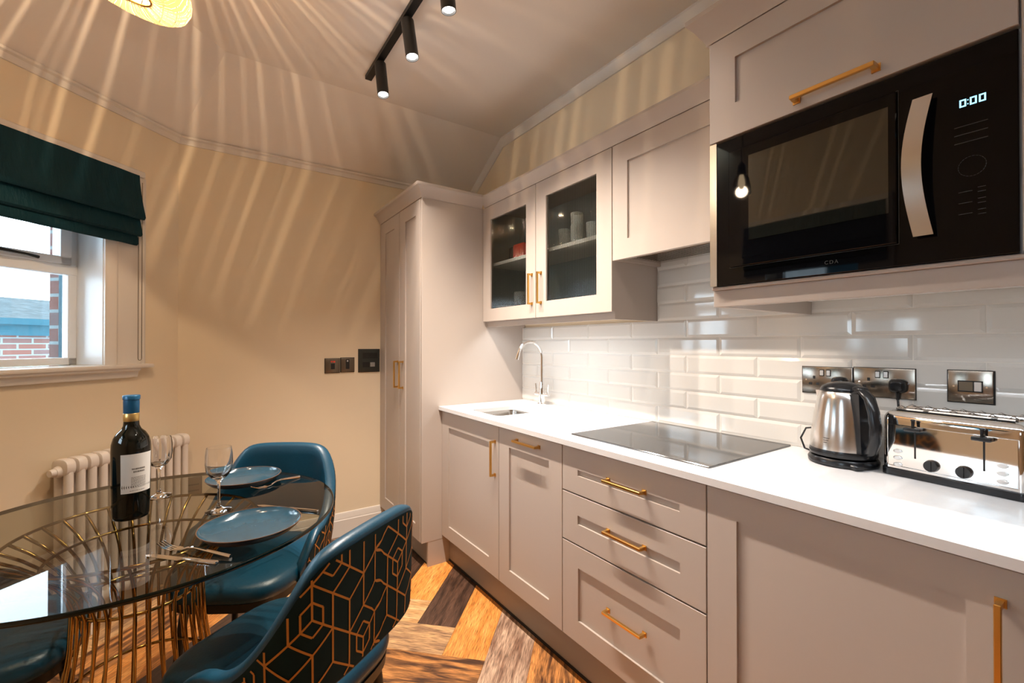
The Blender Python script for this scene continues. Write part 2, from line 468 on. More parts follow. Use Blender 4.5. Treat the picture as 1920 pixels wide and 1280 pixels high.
# coving
def cove_prof(zc, h=.036, dpt=.030):
    return [(0, zc - h), (dpt * .28, zc - h), (dpt * .35, zc - h * .75), (dpt * .6, zc - h * .35), (dpt, zc - h * .2), (dpt, zc + .004), (0, zc + .004)]
b = B(); pr = cove_prof(ZE + .004)
k22 = 1 / math.cos(R(22.5))
mitre = Vector((0, -1, 0)) + nn; mitre = mitre.normalized() * k22
lp = [b.v((XW, YF - o, z)) for o, z in pr]
lc = [b.v((CX + mitre.x * o, CY + mitre.y * o, z)) for o, z in pr]
ll = [b.v((*(on(o, SE + .0)), z)) for o, z in pr]
b.skin([lp, lc, ll]); struct('trim_1', b, M['trim'], 30, label='slim moulded coving along the far and window walls')
# coving on right wall, following the slope
b = B(); h, dp = .060, .030
path = [(YF, ZE + .008), (YK + .01, ZC + .004), (YB, ZC + .004)]
shp = [(0, -h), (dp * .3, -h), (dp * .38, -h * .78), (dp * .75, -h * .45), (dp, -h * .25), (dp, .0), (0, .0)]
b.skin([[b.v((XW - o, y, z + q)) for o, q in shp] for y, z in path]); struct('trim_2', b, M['trim'], 30, label='moulded coving along the right wall')
# skirting on far wall
b = B(); sk = [(0, 0), (.018, 0), (.018, .105), (.014, .108), (.014, .120), (.011, .128), (.011, .136), (.006, .150), (0, .152)]
b.skin([[b.v((x, YF - o, z)) for o, z in sk] for x in (CX + .02, 1.03)]); struct('baseboard_far', b, M['trim'], 30, label='white moulded skirting board on the far wall')
b = B(); b.skin([[b.v((*on(o, s), z)) for o, z in sk] for s in (SE + .02, -.008)]); struct('baseboard_window', b, M['trim'], 30, label='white moulded skirting board under the window wall')

# ------------------------------------------------------------ window (s, off, z frame)
win = link(bpy.data.objects.new('window_1', None)); win.location = (CX + dd.x * -.85, CY + dd.y * -.85, WZ0)
props(win, 'white framed window with top opener behind the teal blind', None, None, 'structure')
def wobj(name, b, m, parent=None, smooth=30): return obj(name, b, m, parent or win, smooth)
b = B(WM)   # reveal lining
b.box(S0 - .002, S0 + .012, -.188, .0, WZ0, WZ1); b.box(S1 - .012, S1 + .002, -.188, 0, WZ0, WZ1); b.box(S1, S0, -.188, 0, WZ1 - .002, WZ1 + .012)
wobj('reveal', b, M['white'])
b = B(WM)   # outer frame, mullion and transom
F0, F1 = -.188, -.15
b.box(S0 - .037, S0, F0, F1, WZ0, WZ1, .003); b.box(S1, S1 + .037, F0, F1, WZ0, WZ1, .003)
b.box(S1, S0, F0, F1, WZ0, WZ0 + .034, .003); b.box(S1, S0, F0, F1, WZ1 - .035, WZ1, .003)
b.box(S1, S0, F0, F1 + .004, 1.592, 1.640, .003)
mid = (S0 + S1) / 2
b.box(mid - .03, mid + .03, F0, F1, WZ0, 1.60, .003)
wobj('frame', b, M['white'])
for a0, a1 in ((mid + .03, S0 - .037), (S1 + .037, mid - .03)):
    b = B(WM); b.box(a0, a1, -.180, -.174, WZ0 + .03, 1.594); wobj('pane', b, M['pane'], smooth=0)
b = B(WM)   # opening top light
a0, a1, z0, z1, t = S1 + .03, S0 - .03, 1.638, WZ1 - .03, .045
b.box(a0, a1, -.19, F1 + .012, z0, z0 + .036, .003); b.box(a0, a1, -.19, F1 + .012, z1 - t, z1, .003)
b.box(a0, a0 + t, -.19, F1 + .012, z0, z1, .003); b.box(a1 - t, a1, -.19, F1 + .012, z0, z1, .003)
sash = wobj('top_sash', b, M['white'])
b = B(WM); b.box(a0 + t, a1 - t, -.176, -.170, z0 + .035, z1 - t); wobj('pane', b, M['pane'], sash, 0)
b = B(WM); b.tube([(-1.0, -.115, 1.662), (-.70, -.112, 1.660), (-.60, -.118, 1.656), (-.552, -.128, 1.652)], [.007, .007, .005, .007], 8)
b.box(-.83, -.79, -.14, -.115, 1.65, 1.67); wobj('stay_bar', b, M['rubber'], sash)
b = B(WM)   # sill board
b.box(S1 - .18, -.170, -.15, .045, 1.150, 1.170, .006, 2); wobj('sill', b, M['trim'])
b = B(WM)
b.prism([(0, 1.150), (.038, 1.150), (.036, 1.140), (.022, 1.132), (.020, 1.122), (.016, 1.106), (0, 1.102)], 0, S1 - .17, -.235); wobj('apron', b, M['trim'])
# architrave
b = B(WM)
pr = [(0.0, 0.0), (0.030, 0.0), (0.032, .010), (.028, .020), (.022, .028), (.020, .10), (.016, .13), (.012, .150), (.0, .163)]
def arch(name, pts_):
    b = B(WM); b.prism(pts_, 2, 1.170, 2.14) if name == 'v' else None; return b
vp = [(-.208, 0), (-.208, .030), (-.216, .032), (-.226, .022), (-.240, .018), (-.330, .016), (-.340, .022), (-.352, .022), (-.371, .014), (-.385, .012), (-.385, 0)]
b = B(WM); b.prism(vp, 2, 1.170, 2.105)
b.prism([(2 * mid - p, q) for p, q in vp], 2, 1.170, 2.105)
hp = [(0, 2.142), (.030, 2.142), (.032, 2.134), (.022, 2.124), (.018, 2.11), (.016, 2.02), (.014, 1.98), (0, 1.975)]
b.box(S1 - .17, -.210, 0, .016, 2.02, 2.11)
b.box(S1 - .175, -.208, 0, .030, 2.11, 2.14, .004)
wobj('architrave', b, M['trim'])

def side_window(name, ya, yb, label):
    wn = link(bpy.data.objects.new(name, None)); wn.location = (XL, (ya + yb) / 2, 1.17)
    props(wn, label, None, None, 'structure')
    b = B(); f0, f1 = XL - .19, XL - .14
    b.box(f0, f1, ya, ya + .04, 1.17, 2.04); b.box(f0, f1, yb - .04, yb, 1.17, 2.04); b.box(f0, f1, ya, yb, 1.17, 1.21); b.box(f0, f1, ya, yb, 2.0, 2.04); b.box(f0, f1 + .004, ya, yb, 1.59, 1.64)
    wobj('frame', b, M['white'], wn)
    b = B(); b.box(f0 + .01, f0 + .016, ya + .04, yb - .04, 1.21, 2.0); wobj('pane', b, M['pane'], wn, 0)
    b = B(); b.box(XL - .14, XL + .045, ya - .17, yb + .17, 1.150, 1.170, .006, 2); b.box(XL + .0005, XL + .030, ya - .14, yb + .14, 1.10, 1.150); wobj('sill', b, M['trim'], wn)
    b = B()
    for y0_, y1_ in ((ya - .17, ya), (yb, yb + .17)): b.box(XL + .0005, XL + .022, y0_, y1_, 1.170, 2.11)
    b.box(XL + .0005, XL + .026, ya - .17, yb + .17, 2.11, 2.14); b.box(XL + .0005, XL + .014, ya, yb, 2.02, 2.11); wobj('architrave', b, M['trim'], wn)
side_window('window_2', W2A, W2B, 'white framed side window beside the table, mirrored in the microwave')
side_window('window_3', W3A, W3B, 'white framed side window level with the camera, mirrored in the kettle')
bl2 = thing('roman_blind', 'teal velvet roman blind on the side wall, only mirrored in the microwave door', 'blind', (XL + .04, (W2A + W2B) / 2, 1.75))
for z1, z0_, o_ in ((2.105, 1.885, .062), (1.93, 1.80, .055), (1.85, 1.755, .048)):
    b = B(); pf = [(.028, z1), (o_ * .8, z0_ + .06), (o_, z0_ + .01), (o_ * .85, z0_), (.03, z0_ + .006)]
    b.prism([(XL + q[0], q[1]) for q in pf], 1, W2A - .14, W2B + .14); obj('fold', b, M['velvet'], bl2, 40)

# outside: brick reveal pier, neighbouring building
b = B(WM); b.box(S0 - .036, S0 - .0005, -.207, -.1885, 1.1, 2.04); tp = single('teal_window_post', b, M['teal_ext'], 'dark teal post just outside the right side of the window', 'post')  # dark teal strip just beyond the window frame
b = B(WM); b.box(S0 - .036, S0 - .0005, -.262, -.2075, 1.1, 2.04)
single('brick_pier', b, M['brick'], 'red brick edge of the house just outside the window', 'wall')
bld = thing('neighbouring_house', 'brick outbuilding with mossy slate roof seen through the window', 'building', (-2.0, 8.2, 0))
BM = Matrix.Translation((0, 0, 0)) @ WM
b = B(WM); b.box(-1.5, 4.2, -7.5, -5.1, -1, 1.40); obj('wall', b, M['brick'], bld, 0)
b = B(WM); b.prism([(-5.0, 1.59), (-5.0, 1.55), (-7.0, 1.95), (-7.0, 2.02)], 0, -1.6, 4.3)
obj('roof', b, M['slate'], bld, 0)
b = B(WM); b.box(-1.6, 4.3, -5.1, -4.95, 1.52, 1.60); b.box(-1.6, 4.3, -5.12, -5.02, 1.38, 1.52); obj('gutter', b, M['teal_ext'], bld, 0)

nb = thing('neighbouring_building', 'tall blue grey building outside the side window', 'building', (-4.5, 2.0, -1))
b = B(); b.box(-6, -4.2, 1.0, 3.4, -2, 5.5); obj('wall', b, M['teal_ext'], nb, 0)
for y in (1.3, 2.4):
    for z in (1.2, 3.0): b = B(); b.box(-4.2, -4.15, y, y + .7, z, z + 1.1); obj('window', b, M['white'], nb, 0)

# ------------------------------------------------------------ roman blind
bl = thing('roman_blind', 'teal velvet roman blind half drawn over the window', 'blind', tuple(WM @ Vector((-.8, .03, 1.75))))
def fold(prof, s0, s1, name, th=.004):
    b = B(WM)
    n = 60
    loops = []
    for k in range(n + 1):
        s = s0 + (s1 - s0) * k / n
        wv = .004 * math.sin(s * 31) + .003 * math.sin(s * 53 + 1)
        q = [(o + wv * (0.3 + 0.7 * i / len(prof)), z) for i, (o, z) in enumerate(prof)]
        loops.append([b.v((s, o, z)) for o, z in q] + [b.v((s, o - th, z)) for o, z in q[::-1]])
    b.skin(loops)
    return obj(name, b, M['velvet'], bl, 50)
fold([(.036, 2.112), (.040, 2.07), (.048, 2.02), (.060, 1.96), (.072, 1.915), (.076, 1.897), (.068, 1.886), (.050, 1.89)], S1 - .16, -.245, 'upper_fold')
fold([(.034, 1.93), (.046, 1.90), (.056, 1.86), (.064, 1.826), (.066, 1.812), (.056, 1.803), (.044, 1.81)], S1 - .155, -.252, 'middle_fold')
fold([(.034, 1.85), (.044, 1.82), (.052, 1.79), (.054, 1.766), (.046, 1.757), (.036, 1.765)], S1 - .15, -.262, 'lower_fold')
b = B(WM); b.box(S1 - .155, -.25, .0165, .033, 2.075, 2.108); obj('headrail', b, M['white'], bl)
b = B(WM)
ch = [(-.232, .036, 2.08), (-.232, .036, 1.20)] + [(-.241 + .009 * math.cos(t_), .036, 1.20 - .012 * math.sin(t_)) for t_ in [PI * k / 8 for k in range(1, 8)]] + [(-.250, .036, 1.20), (-.250, .036, 2.08)]
b.tube(ch, .0016, 6); obj('pull_chain', b, M['nickel2'], bl)

# ------------------------------------------------------------ radiator
rad = thing('column_radiator', 'cream cast column radiator under the window', 'radiator', tuple(WM @ Vector((-.33, .07, 0))))
def rad_section(s):
    b = B(WM)
    for o in (.045, .095):
        b.skin([[b.v((s + .016 * math.cos(a_), o + .016 * math.sin(a_), z)) for a_ in [2 * PI * k / 12 for k in range(12)]] for z in (.16, .735)])
    for z0_, z1_ in ((.715, .785), (.11, .18)):
        lo = []
        for t_, rr in ((-.020, .75), (-.016, .95), (0, 1), (.016, .95), (.020, .75)):
            pf = [(.070 + .044 * rr * math.copysign(abs(math.cos(a_)) ** .6, math.cos(a_)), (z0_ + z1_) / 2 + .036 * rr * math.copysign(abs(math.sin(a_)) ** .8, math.sin(a_))) for a_ in [2 * PI * k / 20 for k in range(20)]]
            lo.append([b.v((s + t_, o, z)) for o, z in pf])
        b.skin(lo)
    return b
for k in range(13):
    obj('radiator_column', rad_section(-.045 - .0452 * k), M['radiator'], rad, 50)
b = B(WM); sL = -.045 - .0452 * 12
b.cyl((sL - .018, .07, .735), (sL - .035, .07, .735), .026, .020, 20); b.cyl((sL - .035, .07, .735), (sL - .052, .07, .735), .018, .014, 16)
obj('end_plug', b, M['radiator'], rad)
b = B(WM)
for s_ in (-.10, -.5): b = B(WM); b.box(s_ - .01, s_ + .01, .03, .11, 0, .13); obj('foot', b, M['radiator'], rad)

# ------------------------------------------------------------ cabinet door helper (front faces -x)
def shaker(y0, y1, z0, z1, xf, st=(.09, .09, .09, .09), th=.020, rec=.008, hole=False):
    """y0<y1; st = stile at y0 side, stile at y1 side, bottom rail, top rail"""
    b = B(); g = .0015
    g = .0018; y0 += g; y1 -= g; z0 += g; z1 -= g
    a0, a1, c0, c1 = y0 + st[0], y1 - st[1], z0 + st[2], z1 - st[3]
    O = [(y0, z0), (y1, z0), (y1, z1), (y0, z1)]; I = [(a0, c0), (a1, c0), (a1, c1), (a0, c1)]
    xb = xf + th
    fo = [b.v((xf + .001, *q)) for q in O]
    e = .001
    fo2 = [b.v((xf, q[0] + (e if q[0] == y0 else -e), q[1] + (e if q[1] == z0 else -e))) for q in O]
    fi = [b.v((xf, *q)) for q in I]
    bo = [b.v((xb, *q)) for q in O]
    for i in range(4):
        j = (i + 1) % 4
        b.f([fo[i], fo[j], fo2[j], fo2[i]]); b.f([fo2[i], fo2[j], fi[j], fi[i]]); b.f([bo[i], bo[j], fo[j], fo[i]])
    if hole:
        bi = [b.v((xb, *q)) for q in I]
        for i in range(4):
            j = (i + 1) % 4
            b.f([fi[i], fi[j], bi[j], bi[i]]); b.f([bi[i], bi[j], bo[j], bo[i]])
    else:
        ri = [b.v((xf + rec, *q)) for q in I]
        for i in range(4):
            j = (i + 1) % 4
            b.f([fi[i], fi[j], ri[j], ri[i]])
        b.f(ri); b.f(bo)
    return b
def bar_handle(parent, xf, vert, c, a0, a1, proj=.030, w=.0095):
    """vert: c = y, a = z range; else c = z, a = y range"""
    b = B(); x0, x1 = xf - proj, xf - proj + w; h = w / 2
    if vert:
        b.box(x0, x1, c - h, c + h, a0, a1, .0012)
        for z in (a0 + h, a1 - h): b.box(x1 - .001, xf + .0008, c - h, c + h, z - h, z + h); b.box(xf - .003, xf + .0006, c - h - .003, c + h + .003, z - h - .003, z + h + .003)
    else:
        b.box(x0, x1, a0, a1, c - h, c + h, .0012)
        for y in (a0 + h, a1 - h): b.box(x1 - .001, xf + .0008, y - h, y + h, c - h, c + h); b.box(xf - .003, xf + .0006, y - h - .003, y + h + .003, c - h - .003, c + h + .003)
    return obj('handle', b, M['brass'], parent, label='brushed brass bar handle')

# ------------------------------------------------------------ tall larder cabinet
tall = thing('tall_cabinet', 'tall greige shaker larder cabinet against the far wall', 'cabinet', (1.37, 2.74, 0))
XTD = 1.0073
b = B(); b.box(XTD + .021, XW - .002, Y0 + .019, YF - .002, .15, 2.10); obj('carcass', b, M['cab'], tall)
b = B()
b.box(XTD + .003, XW - .002, Y0, Y0 + .018, .142, 2.103, .0008); b.box(1.0495, XW - .002, Y0 + .001, Y0 + .018, 0, .142)
obj('end_panel', b, M['cab'], tall)
d = obj('door', shaker(Y0 + .0185, 2.725, .142, 2.101, XTD, (.066, .095, .085, .083)), M['cab'], tall)
bar_handle(d, XTD, True, 2.662, .995, 1.164)
d = obj('door', shaker(2.726, YF - .003, .142, 2.101, XTD, (.092, .10, .085, .083)), M['cab'], tall)
bar_handle(d, XTD, True, 2.749, .995, 1.164)
b = B(); b.box(1.055, 1.07, Y0 + .018, YF - .002, .012, .142); obj('plinth', b, M['kick'], tall)
b = B(); b.box(1.0565, 1.069, Y0 + .019, YF - .002, 0, .012); obj('plinth_seal', b, M['rubber'], tall)
corn = [(0, 2.101), (.008, 2.101), (.009, 2.108), (.014, 2.116), (.020, 2.126), (.030, 2.142), (.040, 2.152), (.048, 2.156), (.050, 2.160), (.050, 2.172), (0, 2.172)]
def cornice(name, parent, prof, path, outs):
    b = B(); b.sweep(prof, path, outs); return obj(name, b, M['cab'], parent, 30)
cornice('cornice', tall, corn, [(XTD + .004, YF - .002), (XTD + .004, Y0), (1.40, Y0)], [(-1, 0), (-1, -1), (0, -1)])

# ------------------------------------------------------------ base units
base = {}
def base_unit(name, label, y0, y1, cat='cabinet'):
    t = thing(name, label, cat, (1.42, (y0 + y1) / 2, .15))
    b = B(); b.box(XD + .021, XW - .01, y0 + .001, y0 + .019, .15, .878); b.box(XD + .021, XW - .01, y1 - .019, y1 - .001, .15, .878)
    b.box(XD + .021, XW - .01, y0 + .019, y1 - .019, .15, .168); b.box(XW - .03, XW - .012, y0 + .019, y1 - .019, .168, .86)
    b.box(XD + .023, XD + .04, y0 + .019, y1 - .019, .60, .64)
    obj('carcass', b, M['cab'], t)
    return t
t = base_unit('sink_base_cabinet', 'greige base cabinet under the sink with one tall door', Y1, Y0)
d = obj('door', shaker(Y1, Y0 - .001, .163, .883, XD, (.088, .086, .074, .085)), M['cab'], t); bar_handle(d, XD, True, 1.800, .645, .812)
t = base_unit('integrated_dishwasher', 'integrated appliance behind a greige door with horizontal brass handle', Y2, Y1, 'dishwasher')
d = obj('door', shaker(Y2, Y1, .163, .883, XD, (.080, .083, .081, .080)), M['cab'], t); bar_handle(d, XD, False, .845, 1.456, 1.622)
t = base_unit('drawer_unit', 'greige base unit of three drawers under the hob', Y3, Y2)
for z0_, z1_, st, hz in ((.7125, .883, (.083, .084, .068, .077), .8057), (.5265, .7105, (.082, .084, .075, .073), .632), (.163, .5245, (.083, .086, .083, .080), .3615)):
    d = obj('drawer', shaker(Y3, Y2, z0_, z1_, XD, st), M['cab'], t); bar_handle(d, XD, False, hz, .921, 1.083)
t = base_unit('base_cabinet', 'wide greige base cabinet nearest the camera under the toaster', Y4, Y3)
d = obj('door', shaker(Y4, Y3, .163, .883, XD, (.090, .082, .083, .072)), M['cab'], t); bar_handle(d, XD, True, .1635, .655, .8265)
t = base_unit('corner_base_cabinet', 'greige base cabinet cut off by the right edge of the photo', -.49, Y4)
d = obj('door', shaker(-.485, Y4, .163, .883, XD, (.09, .09, .083, .067)), M['cab'], t)
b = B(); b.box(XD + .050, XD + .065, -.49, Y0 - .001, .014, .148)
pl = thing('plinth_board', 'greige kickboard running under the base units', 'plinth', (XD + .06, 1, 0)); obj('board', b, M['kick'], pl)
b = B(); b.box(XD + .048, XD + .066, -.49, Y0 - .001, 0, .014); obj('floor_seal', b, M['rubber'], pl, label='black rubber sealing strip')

# ------------------------------------------------------------ worktop with sink cut-out
SX0, SX1, SY0, SY1 = 1.200, 1.480, 1.880, 2.150
def rrect(x0, x1, y0, y1, r, n=6):
    out = []
    for cx_, cy_, a0_ in ((x1 - r, y1 - r, 0), (x0 + r, y1 - r, 90), (x0 + r, y0 + r, 180), (x1 - r, y0 + r, 270)):
        for k in range(n + 1):
            a_ = R(a0_ + 90 * k / n); out.append((cx_ + r * math.cos(a_), cy_ + r * math.sin(a_)))
    return out
b = B(); z0_, z1_ = .8895, ZT
inn = rrect(SX0, SX1, SY0, SY1, .035)
def outer_pt(p):
    cx_, cy_ = (SX0 + SX1) / 2, (SY0 + SY1) / 2
    dx, dy = p[0] - cx_, p[1] - cy_
    xs = (XW - .002 - cx_) if dx > 0 else (XC - cx_); ys = (Y0 - .001 - cy_) if dy > 0 else (1.75 - cy_)
    tx = xs / dx if abs(dx) > 1e-9 else 1e9; ty = ys / dy if abs(dy) > 1e-9 else 1e9
    return dx, dy, tx, ty, cx_, cy_
rings = {}
for z in (z0_, z1_):
    iv = [b.v((*p, z)) for p in inn]; ov = [b.v(p) for p in ((XW - .002, Y0 - .001, z), (XC, Y0 - .001, z), (XC, 1.75, z), (XW - .002, 1.75, z))]
    n7 = 7
    for q in range(4):
        seg = iv[q * n7:(q + 1) * n7]
        for k in range(n7 - 1): b.f([ov[q], seg[k], seg[k + 1]])
        nx = iv[((q + 1) * n7) % len(iv)]
        b.f([ov[q], seg[-1], nx, ov[(q + 1) % 4]])
    rings[z] = (iv, ov)
(iv0, ov0), (iv1, ov1) = rings[z0_], rings[z1_]
for k in range(len(iv0)): b.f([iv0[k], iv0[(k + 1) % len(iv0)], iv1[(k + 1) % len(iv0)], iv1[k]])
for k in (0, 1): b.f([ov0[k], ov0[(k + 1) % 4], ov1[(k + 1) % 4], ov1[k]])
b.f([ov0[3], ov0[0], ov1[0], ov1[3]])
A0, A1, E0, E1 = ov0[2], ov1[2], ov0[3], ov1[3]
B0, B1, F0_, F1_ = b.v((XC, -.49, z0_)), b.v((XC, -.49, z1_)), b.v((XW - .002, -.49, z0_)), b.v((XW - .002, -.49, z1_))
b.f([A1, B1, F1_, E1]); b.f([A0, E0, F0_, B0]); b.f([A0, B0, B1, A1]); b.f([B0, F0_, F1_, B1]); b.f([F0_, E0, E1, F1_])
single('worktop', b, M['top'], 'white quartz worktop running along the base units', 'worktop', smooth=20)
# sink bowl
snk = thing('undermount_sink', 'small stainless steel sink bowl set below the worktop', 'sink', (1.34, 2.015, .88))
b = B(); lo = []
for ins, z in ((-.012, .8890), (.0, .8890), (.004, .87), (.010, .76), (.03, .735), (.09, .73)):
    lo.append([b.v((*p, z)) for p in rrect(SX0 + ins - .004, SX1 - ins + .004, SY0 + ins - .004, SY1 - ins + .004, max(.035 - ins * .2, .02))])
b.skin(lo, cap0=False); obj('bowl', b, M['steel'], snk, 60)
b = B(); b.lathe([(.034, .7305), (.034, .735), (.024, .736), (.02, .732)], (1.34, 2.015, 0), 24); obj('waste', b, M['chrome'], snk)
b = B(); b.box(1.2045, 1.2075, 1.985, 2.03, .856, .864); b.box(1.2045, 1.207, 1.98, 2.035, .846, .852); obj('overflow', b, M['rubber'], snk)
# tap
tap = thing('swan_neck_tap', 'polished chrome swan-neck mixer tap behind the sink', 'tap', (1.655, 2.10, ZT))
TXY = (1.655, 2.10, ZT)
b = B(); b.lathe([(.027, 0), (.027, .006), (.021, .012), (.019, .05), (.021, .058), (.021, .066), (.016, .075), (.015, .125), (.013, .135)], TXY, 32); obj('body', b, M['chrome'], tap)
b = B(); cxp = 1.655; pts_ = [(cxp, 2.10, ZT + .13), (cxp, 2.10, 1.19)]
for k in range(1, 15):
    a_ = PI * k / 14 * 0.92; pts_.append((cxp - .0875 + .0875 * math.cos(a_), 2.10, 1.19 + .092 * math.sin(a_)))
b.tube(pts_, .0085, 14); e_ = Vector(pts_[-1]); f_ = (e_ - Vector(pts_[-2])).normalized(); b.cyl(e_, e_ + f_ * .035, .0105, .0115, 18); obj('spout', b, M['chrome'], tap)
for s_ in (-1, 1):
    b = B(); b.cyl((cxp, 2.10, ZT + .062), (cxp, 2.10 + s_ * .062, ZT + .062), .011, .010, 18); b.cyl((cxp, 2.10 + s_ * .055, ZT + .062), (cxp, 2.10 + s_ * .055, ZT + .075), .006, .006, 12)
    b.cyl((cxp, 2.10 + s_ * .055, ZT + .075), (cxp, 2.10 + s_ * .058, ZT + .122), .004, .0055, 12); obj('lever', b, M['chrome'], tap)
# hob
hob = thing('induction_hob', 'black glass hob set flat on the white worktop', 'hob', (1.45, 1.04, ZT))
b = B(); b.box(1.1975, 1.700, .746, 1.3365, ZT, ZT + .005, .0015); obj('glass_top', b, M['hob'], hob)

# ------------------------------------------------------------ tiled splashback
b = B()
TZ0, RH = .912, .0772
regions = [(-.5, Y0 - .001, ZT + .001, 1.3755), (.702, 1.319, 1.3755, 1.6595), (-.5, .7005, 1.3755, 1.4225)]
b.mi = 1
for y0_, y1_, z0_, z1_ in regions: b.box(XT + .0032, XW - .001, y0_, y1_, z0_, z1_)
b.mi = 0
for ri, (ya, yb_, za, zb_) in enumerate(regions):
    for k in range(0, 11):
        tz0, tz1 = TZ0 + RH * k, TZ0 + RH * (k + 1)
        c0, c1 = max(tz0, za), min(tz1, zb_)
        if c1 - c0 < .012: continue
        o0 = .2685 if k % 2 else .4185
        for j in range(-4, 9):
            ty0, ty1 = o0 + .3 * j, o0 + .3 * (j + 1)
            y0_, y1_ = max(ty0, ya), min(ty1, yb_)
            if y1_ - y0_ < .012: continue
            g = .0013; bv = .010
            fy0, fy1, fz0, fz1 = y0_ + g, y1_ - g, c0 + g, c1 - g
            iy0 = fy0 + (bv if ty0 >= ya else 0); iy1 = fy1 - (bv if ty1 <= yb_ else 0)
            iz0 = fz0 + (bv if tz0 >= za - .002 else 0); iz1 = fz1 - (bv if tz1 <= zb_ + .002 else 0)
            Lw = [b.v((XT + .0035, *q)) for q in ((fy0, fz0), (fy1, fz0), (fy1, fz1), (fy0, fz1))]
            Lm = [b.v((XT + .0022, *q)) for q in ((fy0, fz0), (fy1, fz0), (fy1, fz1), (fy0, fz1))]
            Up = [b.v((XT - .0008, *q)) for q in ((iy0, iz0), (iy1, iz0), (iy1, iz1), (iy0, iz1))]
            for A_, Z_ in ((Lw, Lm), (Lm, Up)):
                for q in range(4): b.f([A_[q], A_[(q + 1) % 4], Z_[(q + 1) % 4], Z_[q]])
            b.f(Up)
single('tiled_splashback', b, [M['tile'], M['grout']], 'glossy white metro tiles with chamfered edges above the worktop', 'tiles', smooth=0)

# ------------------------------------------------------------ wall units
XG = 1.4118
glz = thing('glazed_wall_cabinet', 'greige wall cabinet with two reeded glass doors', 'cabinet', (1.56, 1.85, 1.40))
b = B()
x0_, x1_ = XG + .021, XW - .002
b.box(x0_, x1_, Y2 + .004, Y2 + .022, 1.375, 2.103); b.box(x0_, x1_, Y0 - .019, Y0 - .001, 1.375, 2.103)
b.box(x0_, x1_, Y2 + .022, Y0 - .019, 1.404, 1.422); b.box(x0_, x1_, Y2 + .022, Y0 - .019, 2.085, 2.103)
obj('carcass', b, M['cab'], glz)
b = B(); b.box(x1_ - .008, x1_ - .001, Y2 + .0225, Y0 - .0195, 1.4225, 2.0845)
b.box(x0_ + .002, x1_ - .008, Y2 + .0225, Y2 + .0245, 1.4225, 2.0845); b.box(x0_ + .002, x1_ - .008, Y0 - .0215, Y0 - .0195, 1.4225, 2.0845)
b.box(x0_ + .002, x1_ - .008, Y2 + .0245, Y0 - .0215, 1.4225, 1.424); obj('lining', b, M['cab_in'], glz)
b = B(); b.box(x0_ + .012, x1_ - .009, Y2 + .025, Y0 - .022, 1.742, 1.760); obj('shelf', b, M['shelf'], glz)
b = B(); b.box(XG + .024, XG + .042, Y2 + .022, Y0 - .0205, 1.375, 1.4035); obj('pelmet', b, M['cab'], glz)
YM = 1.8466
def glass_door(y0_, y1_, st, hy):
    d = obj('door', shaker(y0_, y1_, 1.4045, 2.103, XG, st, hole=True), M['cab'], glz)
    b = B(); g0, g1, h0, h1 = y0_ + st[0] - .004, y1_ - st[1] + .004, 1.4045 + st[2] - .004, 2.103 - st[3] + .004
    n = int((g1 - g0) / .0115); loops = []
    for k in range(n * 6 + 1):
        y = g0 + (g1 - g0) * k / (n * 6); bump = .0034 * abs(math.sin(PI * (k / 6)))
        loops.append([b.v((XG + .012 - bump, y, h0)), b.v((XG + .012 - bump, y, h1))])
    for A_, Z_ in zip(loops[:-1], loops[1:]): b.f([A_[0], Z_[0], Z_[1], A_[1]])
    obj('glass_pane', b, M['flute'], d, 80, label='reeded glass pane')
    bar_handle(d, XG, True, hy, 1.476, 1.638)
glass_door(Y2 + .001, YM, (.089, .084, .080, .083), 1.800)
glass_door(YM, Y0 - .001, (.081, .085, .075, .083), 1.877)
# extractor cabinet
ext = thing('extractor_cabinet', 'short greige wall cabinet over the hob hiding the extractor', 'cabinet', (1.56, 1.01, 1.62))
b = B(); b.box(XG + .021, XW - .002, Y3 - .013, Y2 + .003, 1.66, 2.103); obj('carcass', b, M['cab'], ext)
b = B(); b.box(XG + .021, XT - .003, 1.2965, Y2 + .0035, 1.622, 1.66); obj('side_strip', b, M['cab'], ext)
obj('door', shaker(.705, Y2, 1.6175, 2.103, XG, (.082, .080, .081, .083)), M['cab'], ext)
hd = thing('cooker_hood', 'grey metal extractor insert under the short cabinet', 'cooker hood', (1.56, 1.0, 1.635))
b = B(); b.box(XG + .026, XW - .022, .712, 1.294, 1.636, 1.6595); obj('canopy', b, M['steel'], hd)
b = B()
for k in range(9): b.box(1.50 + .018 * k, 1.509 + .018 * k, .74, 1.26, 1.6325, 1.637)
obj('filter', b, M['nickel'], hd)
b = B(); b.box(1.45, 1.475, .85, 1.0, 1.634, 1.637); obj('switch', b, M['blackpl'], hd)
# cornice along both
cw = thing('cornice_moulding', 'greige cornice along the top of the wall cabinets', 'cornice', (1.40, 1.5, 2.103))
pr = [(0, 2.1035), (.006, 2.1035), (.008, 2.112), (.014, 2.122), (.024, 2.138), (.034, 2.150), (.038, 2.154), (.038, 2.164), (0, 2.164)]
cornice('moulding', cw, pr, [(XG + .004, Y0 - .018), (XG + .004, .7205)], [(-1, 0), (-1, 0)])
b = B(); b.box(XG + .006, XG + .03, .7205, Y0 - .0535, 2.1035, 2.150); obj('backing', b, M['cab'], cw)

